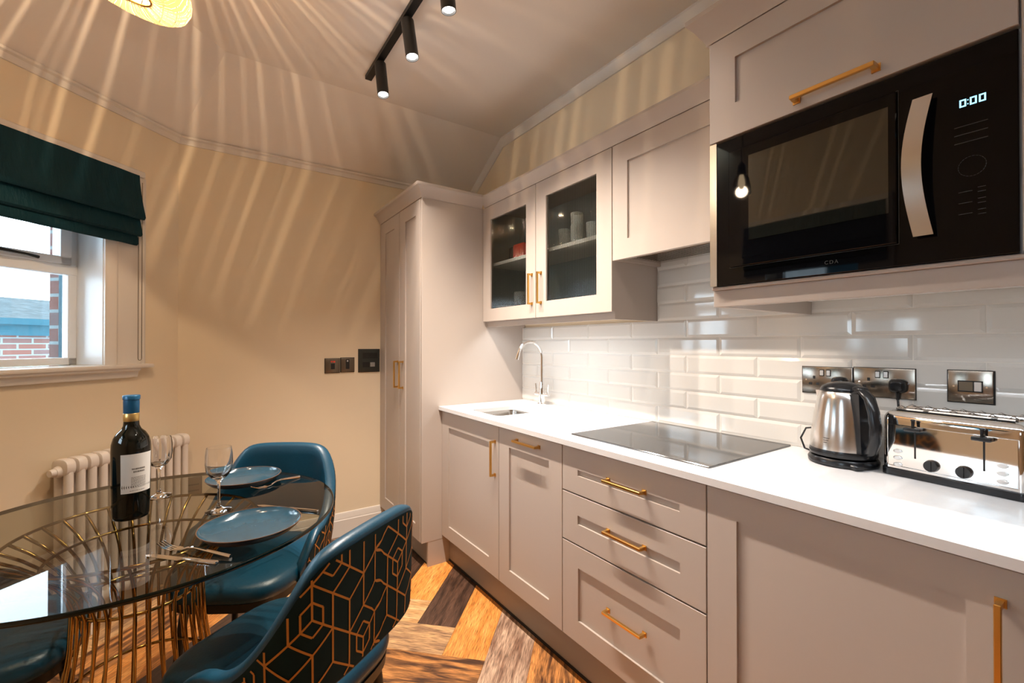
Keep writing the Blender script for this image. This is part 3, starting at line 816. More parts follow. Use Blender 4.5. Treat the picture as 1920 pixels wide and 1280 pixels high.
# ------------------------------------------------------------ microwave unit
XM = 1.128
mwc = thing('microwave_cabinet', 'deep greige wall unit that houses the black microwave', 'cabinet', (1.42, .42, 1.37))
YA = .7012; YR = .136
b = B(); b.box(XM + .017, XW - .002, YA - .018, YA, 1.424, 2.085, .0006); obj('end_panel', b, M['cab'], mwc)
b = B(); b.box(XM + .021, XW - .002, YR - .01, YR + .004, 1.424, 2.085); b.box(XM + .021, XW - .002, YR + .004, YA - .018, 1.424, 1.432); b.box(XM + .021, XW - .002, YR + .004, YA - .018, 2.07, 2.085)
b.box(XM + .30, XW - .002, YR + .004, YA - .018, 1.80, 1.818)
b.box(XM + .50, XW - .002, YR + .004, YA - .018, 1.432, 1.80)
b.box(XM + .020, XM + .10, YR + .004, YA - .0185, 1.812, 2.07); obj('carcass', b, M['cab'], mwc)
d = obj('flap_door', shaker(YR + .0, YA, 1.8095, 2.0835, XM + .0, (.071, .071, .085, .066)), M['cab'], mwc); bar_handle(d, XM, False, 1.834, .3275, .4860)
b = B()
b.prism([(XM + .012, 1.4225), (XM + .040, 1.4225), (XM + .040, 1.370), (XM + .024, 1.370), (XM + .022, 1.409), (XM + .012, 1.4135)], 1, -.30, YA) if False else None
b.box(XM + .010, XM + .045, -.30, YA - .0005, 1.4145, 1.4232, .002); b.box(XM + .020, XM + .038, -.30, YA - .0005, 1.3700, 1.4145, .001)
obj('pelmet', b, M['cab'], mwc)
b = B(); b.box(XM + .045, XW - .014, YA - .018, YA, 1.3705, 1.4235); obj('side_pelmet', b, M['cab'], mwc)
b = B(); b.box(XM + .046, XW - .014, -.30, YA - .0185, 1.414, 1.4232); obj('underside_panel', b, M['shelf'], mwc, label='white underside panel')
cornice('cornice', mwc, [(0, 2.0845), (.008, 2.0845), (.010, 2.094), (.018, 2.106), (.030, 2.126), (.042, 2.142), (.047, 2.146), (.047, 2.158), (0, 2.158)],
        [(XM + .008, -.30), (XM + .008, YA + .0), (1.398, YA + .0)], [(-1, 0), (-1, 1), (0, 1)])
# neighbour unit to the right
nx = thing('end_wall_cabinet', 'greige wall cabinet cut off by the right edge of the photo beside the microwave', 'cabinet', (1.42, -.1, 1.43))
b = B(); b.box(XM + .021, XW - .002, -.30, YR - .0105, 1.424, 2.083); obj('carcass', b, M['cab'], nx)
obj('door', shaker(-.30, YR - .0, 1.4245, 2.083, XM - .002, (.09, .09, .09, .09)), M['cab'], nx)
# microwave
mw = thing('microwave_oven', 'black glass built-in microwave above the worktop', 'microwave', (1.3, .41, 1.43))
YL, YRR, ZB, ZU = .6815, .1385, 1.4245, 1.806
b = B(); b.box(XM + .024, XM + .48, YRR + .02, YL - .02, ZB + .012, ZU - .012); obj('body', b, M['blackpl'], mw)
b = B(); b.box(XM + .004, XM + .0235, YRR, YL, ZB, ZU, .0015); obj('fascia', b, M['blackgloss'], mw)
b = B(); b.box(XM + .003, XM + .0165, YL, YA - .0005, ZB, ZU + .003); obj('side_trim', b, M['steel'], mw, label='brushed steel edge trim')
b = B(); b.box(XM - .003, XM + .0038, .300, .645, 1.470, 1.772, .0015); dr = obj('door', b, M['blackgloss'], mw)
b = B(); b.box(XM - .0036, XM - .0028, .3127, .5925, 1.532, 1.7455); obj('viewing_window', b, mat('tinted_window', (0.010, 0.010, 0.008), 0.02, 0.0, IOR=1.75), dr)
b = B()
for q in ((.298, .2986, 1.468, 1.774), (.645, .6456, 1.468, 1.774)): b.box(XM + .0030, XM + .0040, *q)
for q in ((.298, .6456, 1.468, 1.4686), (.298, .6456, 1.7734, 1.774)): b.box(XM + .0030, XM + .0040, *q)
obj('door_gap_line', b, mat('grey_door_line', (0.08, 0.08, 0.075), 0.3), dr)  # thin even grey line round the microwave door
b = B()   # bowed steel handle
loops = []
for k in range(17):
    t_ = k / 16; z = 1.475 + .264 * t_; bow = math.sin(PI * t_)
    xo = XM - .012 - .022 * bow; yo = .2575 + .012 * bow
    loops.append([b.v((xo, yo - .0135, z)), b.v((xo, yo + .0155, z)), b.v((xo + .006, yo + .0155, z)), b.v((xo + .006, yo - .0135, z))])
b.skin(loops); b.box(XM - .008, XM - .0025 + .0065, .25, .268, 1.480, 1.495); b.box(XM - .008, XM + .004, .25, .268, 1.72, 1.735)
obj('handle', b, M['steel'], dr, 40, label='bowed brushed steel handle')
def text(name, body, size, loc, m, parent, ext_=.0003, rz=-PI / 2, sp=1.0):
    c = bpy.data.curves.new(name, 'FONT'); c.body = body; c.size = size; c.extrude = ext_; c.align_x = 'CENTER'; c.align_y = 'CENTER'; c.space_character = sp
    c.materials.append(m)
    tmp = bpy.data.objects.new(name, c); COL.objects.link(tmp); bpy.context.view_layer.update()
    me = bpy.data.meshes.new_from_object(tmp.evaluated_get(bpy.context.evaluated_depsgraph_get())); COL.objects.unlink(tmp); bpy.data.objects.remove(tmp)
    o = link(bpy.data.objects.new(name, me)); o.rotation_euler = (PI / 2, 0, rz)
    o.location = Vector(loc) - Vector(root_of(parent).location); o.parent = parent
    return o
# seven-segment 0:00
b = B(); xs = XM + .0032
def seg0(yc, zc, wd=.0088, h=.0135, t_=.0022):
    a, c_ = yc + wd / 2, yc - wd / 2
    for q in ((a - t_, a, zc - h / 2, zc + h / 2), (c_, c_ + t_, zc - h / 2, zc + h / 2), (c_, a, zc - h / 2, zc - h / 2 + t_), (c_, a, zc + h / 2 - t_, zc + h / 2)):
        b.box(xs, xs + .001, *q)
for yc in (.2065, .1930, .1815): seg0(yc, 1.7075)
for zc in (1.704, 1.711): b.box(xs, xs + .001, .1992, .2006, zc - .0008, zc + .0008)
obj('clock_display', b, M['display'], mw, 0, label='glowing pale blue 0:00 clock digits')
text('brand_lettering', 'CDA', .011, (XM + .0036, .415, 1.4495), M['decal'], mw, sp=1.3)
for z in (1.665, 1.650, 1.635): b = B(); b.box(xs, xs + .001, .175, .218, z, z + .0012); obj('button_print', b, M['decal'], mw, 0)
b = B()
for k in range(24):
    a0_, a1_ = 2 * PI * k / 24, 2 * PI * (k + .7) / 24
    p = [(xs, .195 + .018 * math.cos(a), 1.59 + .018 * math.sin(a)) for a in (a0_, a1_)]; b.tube(p, .0005, 4)
obj('dial_print', b, M['decal'], mw, 0)
for z in (1.545, 1.525, 1.505):
    for q in ((.195, .213, z, z + .001), (.178, .188, z - .004, z - .003), (.178, .188, z + .004, z + .005)): b = B(); b.box(xs, xs + .001, *q); obj('button_print', b, M['decal'], mw, 0)
# ------------------------------------------------------------ under-cabinet lights
def strip(name, label, x, y0_, y1_, z, e, size_y):
    t_ = thing(name, label, 'light', (x, (y0_ + y1_) / 2, z), group=None)
    b = B(); b.box(x - .008, x + .008, y0_, y1_, z - .004, z + .004); obj('housing', b, M['shelf'], t_)
    b = B(); b.box(x - .006, x + .006, y0_ + .004, y1_ - .004, z - .0055, z - .0040); obj('diffuser', b, M['ledstrip'], t_, 0)
    ld = bpy.data.lights.new(name + '_glow', 'AREA'); ld.shape = 'RECTANGLE'; ld.size = .02; ld.size_y = size_y; ld.energy = e; ld.color = COOL; ld.spread = R(150)
    lo_ = bpy.data.objects.new(name + '_glow', ld); link(lo_); lo_.location = (0, 0, -.009); lo_.parent = t_
    return t_
strip('under_cabinet_light', 'cool white strip light under the glazed wall cabinet', 1.475, Y2 + .05, Y0 - .05, 1.3985, E_LED, .9)

strip('under_cabinet_light', 'cool white strip light under the microwave cabinet', XM + .13, -.1, YA - .08, 1.4095, E_LED * .9, .7)

# ------------------------------------------------------------ things in the glazed cabinet
def tumbler_mesh():
    b = B(); b.lathe([(.0, 0), (.026, 0), (.028, .004), (.033, .095), (.0315, .095), (.026, .008), (0, .007)], n=24, cap0=False, cap1=False); return b
tb = thing('tumbler', 'clear tumbler on the shelf behind the right glass door, nearest its left stile', 'glass', (1.52, 1.742, 1.7605), group='tumblers on the glazed cabinet shelf')
obj('bowl', tumbler_mesh(), M['tumbler'], tb, 40, True)
for loc, lb in (((1.52, 1.650, 1.7605), 'clear tumbler on the shelf behind the right glass door, bottom of the stacked pair'), ((1.52, 1.650, 1.824), 'clear tumbler on top of the stacked pair behind the right glass door'),
                ((1.54, 1.560, 1.7605), 'clear tumbler on the shelf behind the right glass door, beside the hinge stile')):
    c_ = copy_tree(tb); c_.location = loc; c_['label'] = lb
rd = thing('red_utensil_holder', 'red and black plastic gadget on the shelf behind the left glass door', 'gadget', (1.53, 2.13, 1.7605))
b = B(); b.box(1.485, 1.575, 2.06, 2.165, 1.7605, 1.852, .012, 2); obj('case', b, M['red'], rd)
b = B(); b.box(1.485, 1.575, 2.1665, 2.205, 1.7605, 1.842, .008); obj('end_cap', b, M['blackpl'], rd)
bw = thing('glass_mixing_bowl', 'clear glass bowl on the shelf behind the left glass door', 'bowl', (1.655, 2.19, 1.7605))
b = B(); b.lathe([(.0, 0), (.03, 0), (.045, .03), (.052, .10), (.050, .10), (.043, .032), (.028, .004), (0, .004)], n=32, cap0=False, cap1=False); obj('bowl', b, M['tumbler'], bw, 50, True)
jr = thing('glass_mug', 'clear glass mug on the cabinet floor behind the left glass door', 'mug', (1.52, 2.135, 1.4245))
b = B(); b.lathe([(.0, 0), (.035, 0), (.037, .004), (.037, .15), (.035, .15), (.034, .008), (0, .007)], n=28, cap0=False, cap1=False); obj('body', b, M['tumbler'], jr, 50, True)
b = B(); b.tube([(0, -.036, .13), (0, -.062, .125), (0, -.068, .09), (0, -.060, .055), (0, -.036, .05)], .0045, 8); obj('handle', b, M['tumbler'], jr, 50, True)
sc = thing('plate_stack', 'low stack of pale plates on the cabinet floor behind the left glass door', 'plates', (1.53, 2.262, 1.4245))
b = B()
for k in range(11): b.lathe([(.0, .006 * k), (.04, .006 * k), (.085, .012 + .006 * k), (.085, .015 + .006 * k), (.04, .004 + .006 * k), (0, .004 + .006 * k)], n=32, cap0=False, cap1=False)
obj('plates', b, M['shelf'], sc, 50, True)

# ------------------------------------------------------------ wall plates on the tiles
def plate(b, y0_, y1_, z0_, z1_, x=XT - .0008, th=.0045): b.box(x - th, x - .0015, y0_, y1_, z0_, z1_, .002, 2)
def socket(label, ya, yb_, zc, plug_y):
    t_ = thing('double_socket', label, 'socket', (XT - .0008, (ya + yb_) / 2, zc), group='double sockets on the tiles')
    b = B(); plate(b, yb_, ya, zc - .0445, zc + .0445, th=.0055); obj('faceplate', b, M['nickel'], t_)
    b = B(); b.box(XT - .0025, XT - .0008, yb_ - .0015, ya + .0015, zc - .046, zc + .046); obj('gasket', b, M['rubber'], t_)
    xs_ = XT - .0063
    cy_ = (ya + yb_) / 2
    for s_ in (1, -1):
        b = B(); oy = cy_ + s_ * .036
        b.box(xs_ - .0004, xs_ + .0006, oy - .0035, oy + .0035, zc + .004, zc + .014)
        for q in (-.011, .011): b.box(xs_ - .0004, xs_ + .0006, oy + q - .0048, oy + q + .0048, zc - .0165, zc - .0085)
        obj('pin_holes', b, M['rubber'], t_, 0)
    for s_ in (1, -1):
        b = B(); oy = cy_ + .003 + s_ * .010; b.box(xs_ - .001, xs_ + .0006, oy - .0068, oy + .0068, zc + .014, zc + .036, .0008); rk = obj('rocker_surround', b, M['rubber'], t_)
        b = B(); b.box(xs_ - .0035, xs_ - .0008, oy - .0052, oy + .0052, zc + .0165, zc + .0335, .001); obj('rocker', b, M['silver'], rk)
    for s_ in (1, -1): b = B(); b.cyl((xs_ + .0005, cy_ + s_ * .060, zc), (xs_ - .001, cy_ + s_ * .060, zc), .003, .0025, 12); obj('screw', b, M['chrome'], t_)
    return t_
socket('double socket on the tiles behind the kettle, plug half hidden by the lid', .7113, .5650, 1.148, None)
socket('double socket on the tiles above the toaster with a black plug in it', .5620, .4116, 1.151, None)
def plug(label, y, z, down):
    t_ = thing('mains_plug', label, 'plug', (XT - .007, y, z), group='black mains plugs')
    b = B(); b.m = Matrix.Identity(4); lo = []
    for dx_, k in ((0, 1.0), (-.012, 1.0), (-.026, .80), (-.030, .6)):
        lo.append([b.v((XT - .0068 + dx_, y + .022 * k * math.copysign(abs(math.cos(a)) ** .6, math.cos(a)), z - .001 + .021 * k * math.copysign(abs(math.sin(a)) ** .6, math.sin(a)))) for a in [2 * PI * q / 20 for q in range(20)]])
    b.skin(lo); b.cyl((XT - .018, y, z - .018), (XT - .018, y, z - .042), .006, .0045, 12); obj('body', b, M['blackpl'], t_, 40)
    b = B(); b.tube([(XT - .018, y, z - .040)] + down, .0032, 8); obj('cable', b, M['blackpl'], t_)
plug('black plug in the left socket, its top showing above the kettle', .598, 1.143, [(XT - .02, .600, 1.07), (XT - .02, .63, 1.00), (XT - .03, .690, .985), (XT - .035, .704, .95), (XT - .04, .690, .918), (XT - .06, .652, .915)])
plug('black plug with cable in the socket above the toaster', .4485, 1.146, [(XT - .012, .447, 1.06), (XT - .008, .445, .98), (XT - .008, .45, .918)])
fz = thing('fused_switch', 'black nickel switch plate on the tiles above the right of the toaster', 'switch', (XT, .298, 1.154))
b = B(); plate(b, .2545, .3425, 1.111, 1.197, th=.006); obj('faceplate', b, M['nickel'], fz)
b = B(); b.box(XT - .0028, XT - .0008, .2515, .3445, 1.1085, 1.1985); obj('gasket', b, M['rubber'], fz)
b = B(); b.box(XT - .0078, XT - .0062, .2735, .3225, 1.139, 1.170, .0006); obj('switch_surround', b, M['rubber'], fz)
b = B(); b.box(XT - .0098, XT - .0074, .276, .2905, 1.142, 1.167, .001); obj('rocker', b, M['silver'], fz)
b = B(); b.box(XT - .0088, XT - .0074, .2925, .3200, 1.142, 1.167, .0006); obj('fuse_carrier', b, M['nickel2'], fz)
for y in (.330, .2665): b = B(); b.cyl((XT - .0065, y, 1.154), (XT - .0085, y, 1.154), .003, .0025, 12); obj('screw', b, M['chrome'], fz)

# far wall plates
def wplate(name, label, cat, x0_, x1_, z0_, z1_, m):
    t_ = thing(name, label, cat, ((x0_ + x1_) / 2, YF, (z0_ + z1_) / 2))
    b = B(); b.box(x0_ + .003, x1_ - .003, YF - .010, YF - .001, z0_ + .003, z1_ - .003, .003, 2); obj('faceplate', b, m, t_)
    b = B(); b.box(x0_, x1_, YF - .004, YF - .0005, z0_, z1_, .001); obj('gasket', b, M['rubber'], t_)
    return t_
t = wplate('fused_spur', 'dark metal wall switch with red neon, left of the pair on the far wall', 'switch', .6417, .7380, 1.079, 1.176, M['nickel2'])
b = B(); b.box(.680, .704, YF - .0125, YF - .009, 1.105, 1.142, .001); obj('rocker', b, M['rubber'], t)
b = B(); b.box(.679, .690, YF - .011, YF - .009, 1.151, 1.158); b.box(.695, .706, YF - .011, YF - .009, 1.149, 1.158); obj('neon', b, M['red_led'], t, label='small red neon lights')
t = wplate('cooker_switch', 'dark metal wall switch with tall black rocker, right of the pair on the far wall', 'switch', .7400, .8320, 1.082, 1.180, M['nickel2'])
b = B(); b.box(.774, .797, YF - .0135, YF - .009, 1.104, 1.168, .0015); obj('rocker', b, M['rubber'], t)
b = B(); b.box(.780, .789, YF - .0145, YF - .013, 1.152, 1.162); obj('neon', b, M['silver'], t)
t = wplate('door_intercom', 'large black square intercom plate on the far wall beside the larder', 'intercom', .8565, 1.0035, 1.078, 1.236, mat('intercom_plastic', (0.03, 0.034, 0.03), 0.3))
b = B()
for k in range(6): b.box(.885, .985, YF - .0112, YF - .009, 1.172 + .0065 * k, 1.1755 + .0065 * k)
obj('speaker_grille', b, M['rubber'], t)
b = B(); b.box(.885, .930, YF - .0115, YF - .009, 1.112, 1.147, .001); obj('blank_key', b, M['rubber'], t)
b = B(); b.box(.936, .968, YF - .0125, YF - .009, 1.114, 1.144, .001); obj('call_key', b, mat('grey_key', (0.28, 0.28, 0.27), 0.4), t)
t = wplate('wall_socket', 'grey double socket low on the far wall beside the radiator', 'socket', -.108, -.012, .425, .522, mat('socket_grey', (0.22, 0.18, 0.14), 0.35, 0.5))
b = B(); b.box(-.095, -.025, YF - .0115, YF - .009, .478, .484); b.box(-.095, -.025, YF - .0115, YF - .009, .445, .451); obj('pin_holes', b, M['rubber'], t)

# ------------------------------------------------------------ kettle
KX, KY = 1.590, .553
ket = thing('electric_kettle', 'brushed steel kettle with black lid and handle', 'kettle', (KX, KY, ZT + .0005), R(-30))
b = B(); b.lathe([(.080, 0), (.088, .003), (.089, .014), (.084, .022), (.07, .025)], n=48); b.box(-.045, -.015, -.096, -.05, .001, .016, .004); obj('power_base', b, M['blackpl'], ket, 40, True)
b = B(); b.lathe([(.078, .0255), (.084, .028), (.0855, .036), (.0835, .046)], n=48); obj('lower_band', b, M['blackpl'], ket, 40, True)
b = B(); b.lathe([(.0832, .0462), (.0825, .06), (.079, .10), (.0725, .15), (.064, .195), (.0585, .214), (.056, .218)], n=64)
b.mi = 0
obj('body', b, M['steel_v'], ket, 60, True)
b = B(); b.lathe([(.0565, .2182), (.057, .222), (.052, .231), (.038, .240), (.018, .245), (0, .246)], n=48); obj('lid', b, M['blackpl'], ket, 60, True)
b = B()   # loop handle at the -y side
hp_ = [(-.006, -.052, .222), (-.008, -.080, .222), (-.010, -.104, .205), (-.012, -.119, .170), (-.013, -.126, .130), (-.012, -.124, .090), (-.010, -.112, .060), (-.008, -.090, .050)]
lo = []
for i, p in enumerate(hp_):
    a_ = Vector(hp_[max(0, i - 1)]); c_ = Vector(hp_[min(len(hp_) - 1, i + 1)]); d_ = (c_ - a_).normalized()
    u_ = Vector((1, 0, 0)); v_ = d_.cross(u_).normalized(); wv = .016 if 0 < i < 7 else .012
    lo.append([b.v(Vector(p) + u_ * (wv * math.cos(2 * PI * q / 16)) + v_ * (.012 * math.sin(2 * PI * q / 16))) for q in range(16)])
b.skin(lo); b.box(-.022, .008, -.088, -.052, .205, .236, .008, 2)
b.prism([(-.094, .046), (-.086, .216), (-.060, .216), (-.0775, .046)], 0, -.026, .010)
obj('handle', b, M['blackpl'], ket, 60, True)
b = B(); b.prism([(.060, .214), (.088, .212), (.078, .175), (.066, .165)], 0, -.016, .016); obj('spout', b, M['steel_v'], ket, 40, True)
b = B()
for k, z in enumerate((.080, .0735, .067)):
    for q in range(5 - k):
        a_ = R(196 + q * 2.2); rr_ = .0822
        b.box(rr_ * math.cos(a_) - .0009, rr_ * math.cos(a_) + .0003, rr_ * math.sin(a_) - .0011, rr_ * math.sin(a_) + .0011, z, z + .0022)
obj('printed_mark', b, M['ink'], ket, 0, True)

# ------------------------------------------------------------ toaster
TL, TD, TH = .283, .135, .192
P0 = Vector((1.557, .453, 0)); td = Vector((-.121, -.993, 0)); tn = Vector((-.993, .121, 0))
tc_ = P0 + td * (TL / 2) - tn * (TD / 2)
to = thing('four_slice_toaster', 'polished chrome four-slot toaster with black knobs', 'toaster', (tc_.x, tc_.y, ZT + .0005), math.atan2(td.y, td.x))
hx_, hy_ = TL / 2, TD / 2
def rbox(b, x0, x1, y0, y1, z0, z1, r_, rt, n=5):
    """box with rounded vertical corners and a rounded top edge"""
    lo = []
    for ins, z in [(0, z0)] + [(rt * (1 - math.cos(a)), z1 - rt + rt * math.sin(a)) for a in [PI / 2 * k / n for k in range(n + 1)]]:
        lo.append([b.v((*p, z)) for p in rrect(x0 + ins, x1 - ins, y0 + ins, y1 - ins, max(r_ - ins, .004))])
    b.skin(lo)
b = B(); rbox(b, -hx_, hx_, -hy_, hy_, 0, .020, .018, .004); obj('base', b, M['blackpl'], to, 40, True)
b = B(); rbox(b, -hx_ + .003, hx_ - .003, -hy_ + .003, hy_ - .003, .0202, TH - .015, .016, .026); obj('shell', b, M['chrome'], to, 50, True)
b = B(); b.box(-hx_ + .017, hx_ - .017, -hy_ + .0005, -hy_ + .004, .026, .140, .002); obj('front_panel', b, M['chrome'], to, 40, True)
b = B()
for y in (-.030, .030): b.box(-hx_ + .03, hx_ - .03, y - .016, y + .016, TH - .0152, TH - .0142)
obj('slots', b, M['rubber'], to, 0, True)
b = B()
for y in (-.030, .030):
    for z in (TH - .010, TH - .012):
        for s_ in (-1, 1): b.tube([(-hx_ + .028, y + s_ * .013, z), (hx_ - .028, y + s_ * .013, z)], .0014, 6)
    for k in range(7):
        x = -hx_ + .035 + k * (TL - .07) / 6; b.tube([(x - .006, y - .013, TH - .010), (x, y, TH - .004), (x + .006, y + .013, TH - .010)], .0014, 6)
obj('bread_racks', b, M['chrome'], to, 40, True)
for s_, zz in ((.078, .145), (.209, .150)):
    x = -hx_ + s_
    b = B(); b.box(x - .0018, x + .0018, -hy_ - .0002, -hy_ + .001, .055, .140); obj('lever_slot', b, M['rubber'], to, 0, True)
    b = B(); b.box(x - .017, x + .017, -hy_ - .022, -hy_ + .0, .128, .138, .002, 2); b.cyl((x, -hy_ - .012, .138), (x, -hy_ - .010, .158), .003, .004, 12); b.cyl((x, -hy_ - .010, .156), (x, -hy_ - .010, .159), .006, .004, 12); obj('lever', b, M['blackpl'], to, 40, True)
for s_ in (.112, .174):
    x = -hx_ + s_; b = B(); b.cyl((x, -hy_ + .001, .044), (x, -hy_ - .010, .044), .0155, .0140, 28); b.box(x - .002, x + .002, -hy_ - .013, -hy_ - .009, .031, .057); obj('browning_knob', b, M['blackpl'], to, 40, True)
for s_, zs in ((.041, (.068, .050, .032)), (.240, (.075, .057, .038))):
    for z in zs:
        x = -hx_ + s_; b = B(); lo = []
        for dy, k in ((0, 1), (-.003, 1), (-.0042, .8)): lo.append([b.v((x + .0095 * k * math.cos(a), -hy_ + .0006 + dy, z + .0055 * k * math.sin(a))) for a in [2 * PI * q / 20 for q in range(20)]])
        b.skin(lo); obj('push_button', b, M['silver'], to, 40, True)

# ------------------------------------------------------------ dining table
TC = Vector((-.140, 1.712, 0)); TR = .512; TZ = .75
tbl = thing('glass_dining_table', 'round glass dining table on a flared brass wire base', 'table', (TC.x, TC.y, 0))
b = B(); b.lathe([(TR - .0025, -.0115), (TR - .0025, -.0005)], n=128, cap0=False, cap1=False)
lo = []
b = B()
v0 = [b.v((.0 + (TR - .001) * math.cos(2 * PI * k / 128), (TR - .001) * math.sin(2 * PI * k / 128), TZ)) for k in range(128)]
b.f(v0)
obj('glass_top', b, M['tglass'], tbl, 0, True)
b = B(); b.lathe([(TR - .0016, TZ - .0002), (TR, TZ - .002), (TR, TZ - .010), (TR - .0016, TZ - .0118), (TR - .003, TZ - .0118), (TR - .003, TZ - .0002), (TR - .0016, TZ - .0002)], n=128, cap0=False, cap1=False)
obj('glass_edge', b, M['tedge'], tbl, 50, True, label='dark polished edge of the glass')
BC = Vector((-.013, -.015, 0))
def prof_r(z):
    pts_ = [(0.0, .235), (.15, .205), (.30, .172), (.45, .152), (.55, .148), (.62, .168), (.68, .215), (.7345, .288)]
    for (a, ra), (c, rc) in zip(pts_[:-1], pts_[1:]):
        if a <= z <= c:
            k = (z - a) / (c - a); k = k * k * (3 - 2 * k) * .35 + k * .65; return ra + (rc - ra) * k
    return pts_[-1][1]
NR = 32
for k in range(NR):
    b = B(); pts_ = []
    for q in range(25):
        z = .006 + (.7325 - .006) * q / 24; r_ = prof_r(z); a_ = 2 * PI * k / NR
        pts_.append((BC.x + r_ * math.cos(a_), BC.y + r_ * math.sin(a_), z))
    b.tube(pts_, .0042, 8); obj('base_rod', b, M['tbrass'], tbl, 60, True)
for z, r_, rr_ in ((.7335, .288, .0045), (.675, .208, .004), (.55, .143, .0045), (.30, .168, .0045), (.006, .237, .006)):
    b = B(); b.tube([(BC.x + r_ * math.cos(2 * PI * k / 64), BC.y + r_ * math.sin(2 * PI * k / 64), z) for k in range(64)], rr_, 10, True); obj('base_ring', b, M['tbrass'], tbl, 60, True)

# ------------------------------------------------------------ tableware
ZP = TZ + .0003
# bottle
BX, BY = -.1845, 1.763
bot = thing('wine_bottle', 'dark wine bottle with blue foil and white label on the glass table', 'bottle', (BX, BY, ZP))
b = B(); b.lathe([(.038, 0), (.0435, .003), (.0445, .012), (.0465, .10), (.0475, .200), (.0465, .222), (.042, .240), (.034, .254), (.024, .264), (.0195, .275), (.0185, .29), (.0185, .352)], n=56); obj('body', b, M['bottle'], bot, 60, True)
b = B(); b.lathe([(.0188, .312), (.0192, .313), (.0196, .345), (.0192, .352), (.021, .353), (.0212, .364), (.0195, .3655), (0, .3655)], n=40, cap0=False); obj('foil_capsule', b, M['foil'], bot, 50, True, label='blue foil capsule')
b = B(); b.lathe([(.0188, .288), (.0193, .289), (.0193, .3115), (.0188, .312)], n=40, cap0=False, cap1=False); obj('gold_band', b, M['bgold'], bot, 50, True, label='gold band')
LA = math.atan2(-BY, -BX) + R(8)
def bprof(z): return .0445 + (.0475 - .0445) * min(1, max(0, (z - .012) / .188))
def patch(b, a0_, a1_, z0_, z1_, e_, n=16):
    A_ = [b.v(((bprof(z0_) + e_) * math.cos(a0_ + (a1_ - a0_) * k / n), (bprof(z0_) + e_) * math.sin(a0_ + (a1_ - a0_) * k / n), z0_)) for k in range(n + 1)]
    Z_ = [b.v(((bprof(z1_) + e_) * math.cos(a0_ + (a1_ - a0_) * k / n), (bprof(z1_) + e_) * math.sin(a0_ + (a1_ - a0_) * k / n), z1_)) for k in range(n + 1)]
    for k in range(n): b.f([A_[k], A_[k + 1], Z_[k + 1], Z_[k]])
b = B(); patch(b, LA - R(38), LA + R(62), .082, .196, .0006); lab = obj('label', b, M['label'], bot, 60, True, label='white paper label')
b = B(); rr_ = random.Random(9)
def words(z, h_, x0_, x1_, wmin, wmax):
    a_ = x0_
    while a_ < x1_:
        w_ = rr_.uniform(wmin, wmax); patch(b, LA + R(a_), LA + R(min(a_ + w_, x1_)), z, z + h_, .0009, 2); a_ += w_ + rr_.uniform(.8, 1.6)
words(.150, .0042, -6, 34, 2, 4); words(.1415, .0042, -2, 32, 2, 5)
for k in range(8): words(.127 - .0042 * k, .0013, -8, 36, 3, 7)
words(.088, .0013, -12, 34, 3, 7)
obj('lettering', b, M['ink'], lab, 0, True)

# wine glasses
def goblet(label, x, y, s=1.0, fl=False):
    t_ = thing('wine_glass', label, 'wine glass', (x, y, ZP), group='wine glasses on the dining table')
    b = B()
    n = 64
    outp = [(0, .0), (.036, .0), (.0365, .0015), (.030, .0035), (.012, .009), (.0055, .016), (.0040, .03), (.0038, .07), (.0046, .088), (.010, .098), (.024, .108), (.034, .125), (.0372, .148), (.0365, .175), (.0335, .198)]
    inp = [(.0325, .198), (.0352, .175), (.0358, .148), (.0325, .127), (.022, .112), (.008, .104), (0, .103)]
    loops = []
    for i, (r_, z) in enumerate(outp + inp):
        lp_ = []
        for k in range(n):
            a_ = 2 * PI * k / n
            amp = (.055 if fl and .10 < z < .19 and i < len(outp) else 0)
            q = r_ * (1 + amp * abs(math.cos(a_ * 5)) - amp * .5)
            lp_.append(b.v((max(q, 1e-5) * math.cos(a_), max(q, 1e-5) * math.sin(a_), z * s)))
        loops.append(lp_)
    b.skin(loops, cap0=False, cap1=False); obj('glass', b, M['glass'], t_, 60, True)
goblet('clear stemmed wine glass just right of the wine bottle', -.130, 1.945, 1.02, True)
goblet('clear stemmed wine glass in front of the far blue plate', .0345, 1.670, 1.0)
# plates
def dplate(label, x, y, rr_):
    t_ = thing('dinner_plate', label, 'plate', (x, y, ZP), group='blue plates on the dining table')
    b = B(); b.lathe([(0, .004), (rr_ * .60, .0042), (rr_ * .82, .008), (rr_ * .94, .0165), (rr_ * .985, .0235), (rr_ * .995, .0255), (rr_, .0245)], n=72, cap0=False, cap1=False); obj('well', b, M['plate'], t_, 60, True, label='glossy blue glazed top')
    b = B(); b.lathe([(rr_, .0245), (rr_ * .97, .018), (rr_ * .86, .006), (rr_ * .66, .0008), (rr_ * .62, 0), (0, .0)], n=72, cap0=False, cap1=False); obj('underside', b, mat('plate_back', (0.02, 0.018, 0.02), 0.3), t_, 60, True, label='dark underside')
    b = B(); b.tube([(rr_ * math.cos(2 * PI * k / 72), rr_ * math.sin(2 * PI * k / 72), .0248) for k in range(72)], .0012, 6, True); obj('rim', b, M['rim'], t_, 60, True, label='rust brown rim')
dplate('blue glazed dinner plate farther from the camera, before the far chair', .121, 1.966, .1235)
dplate('blue glazed dinner plate nearest the camera on the glass table', .104, 1.434, .1250)
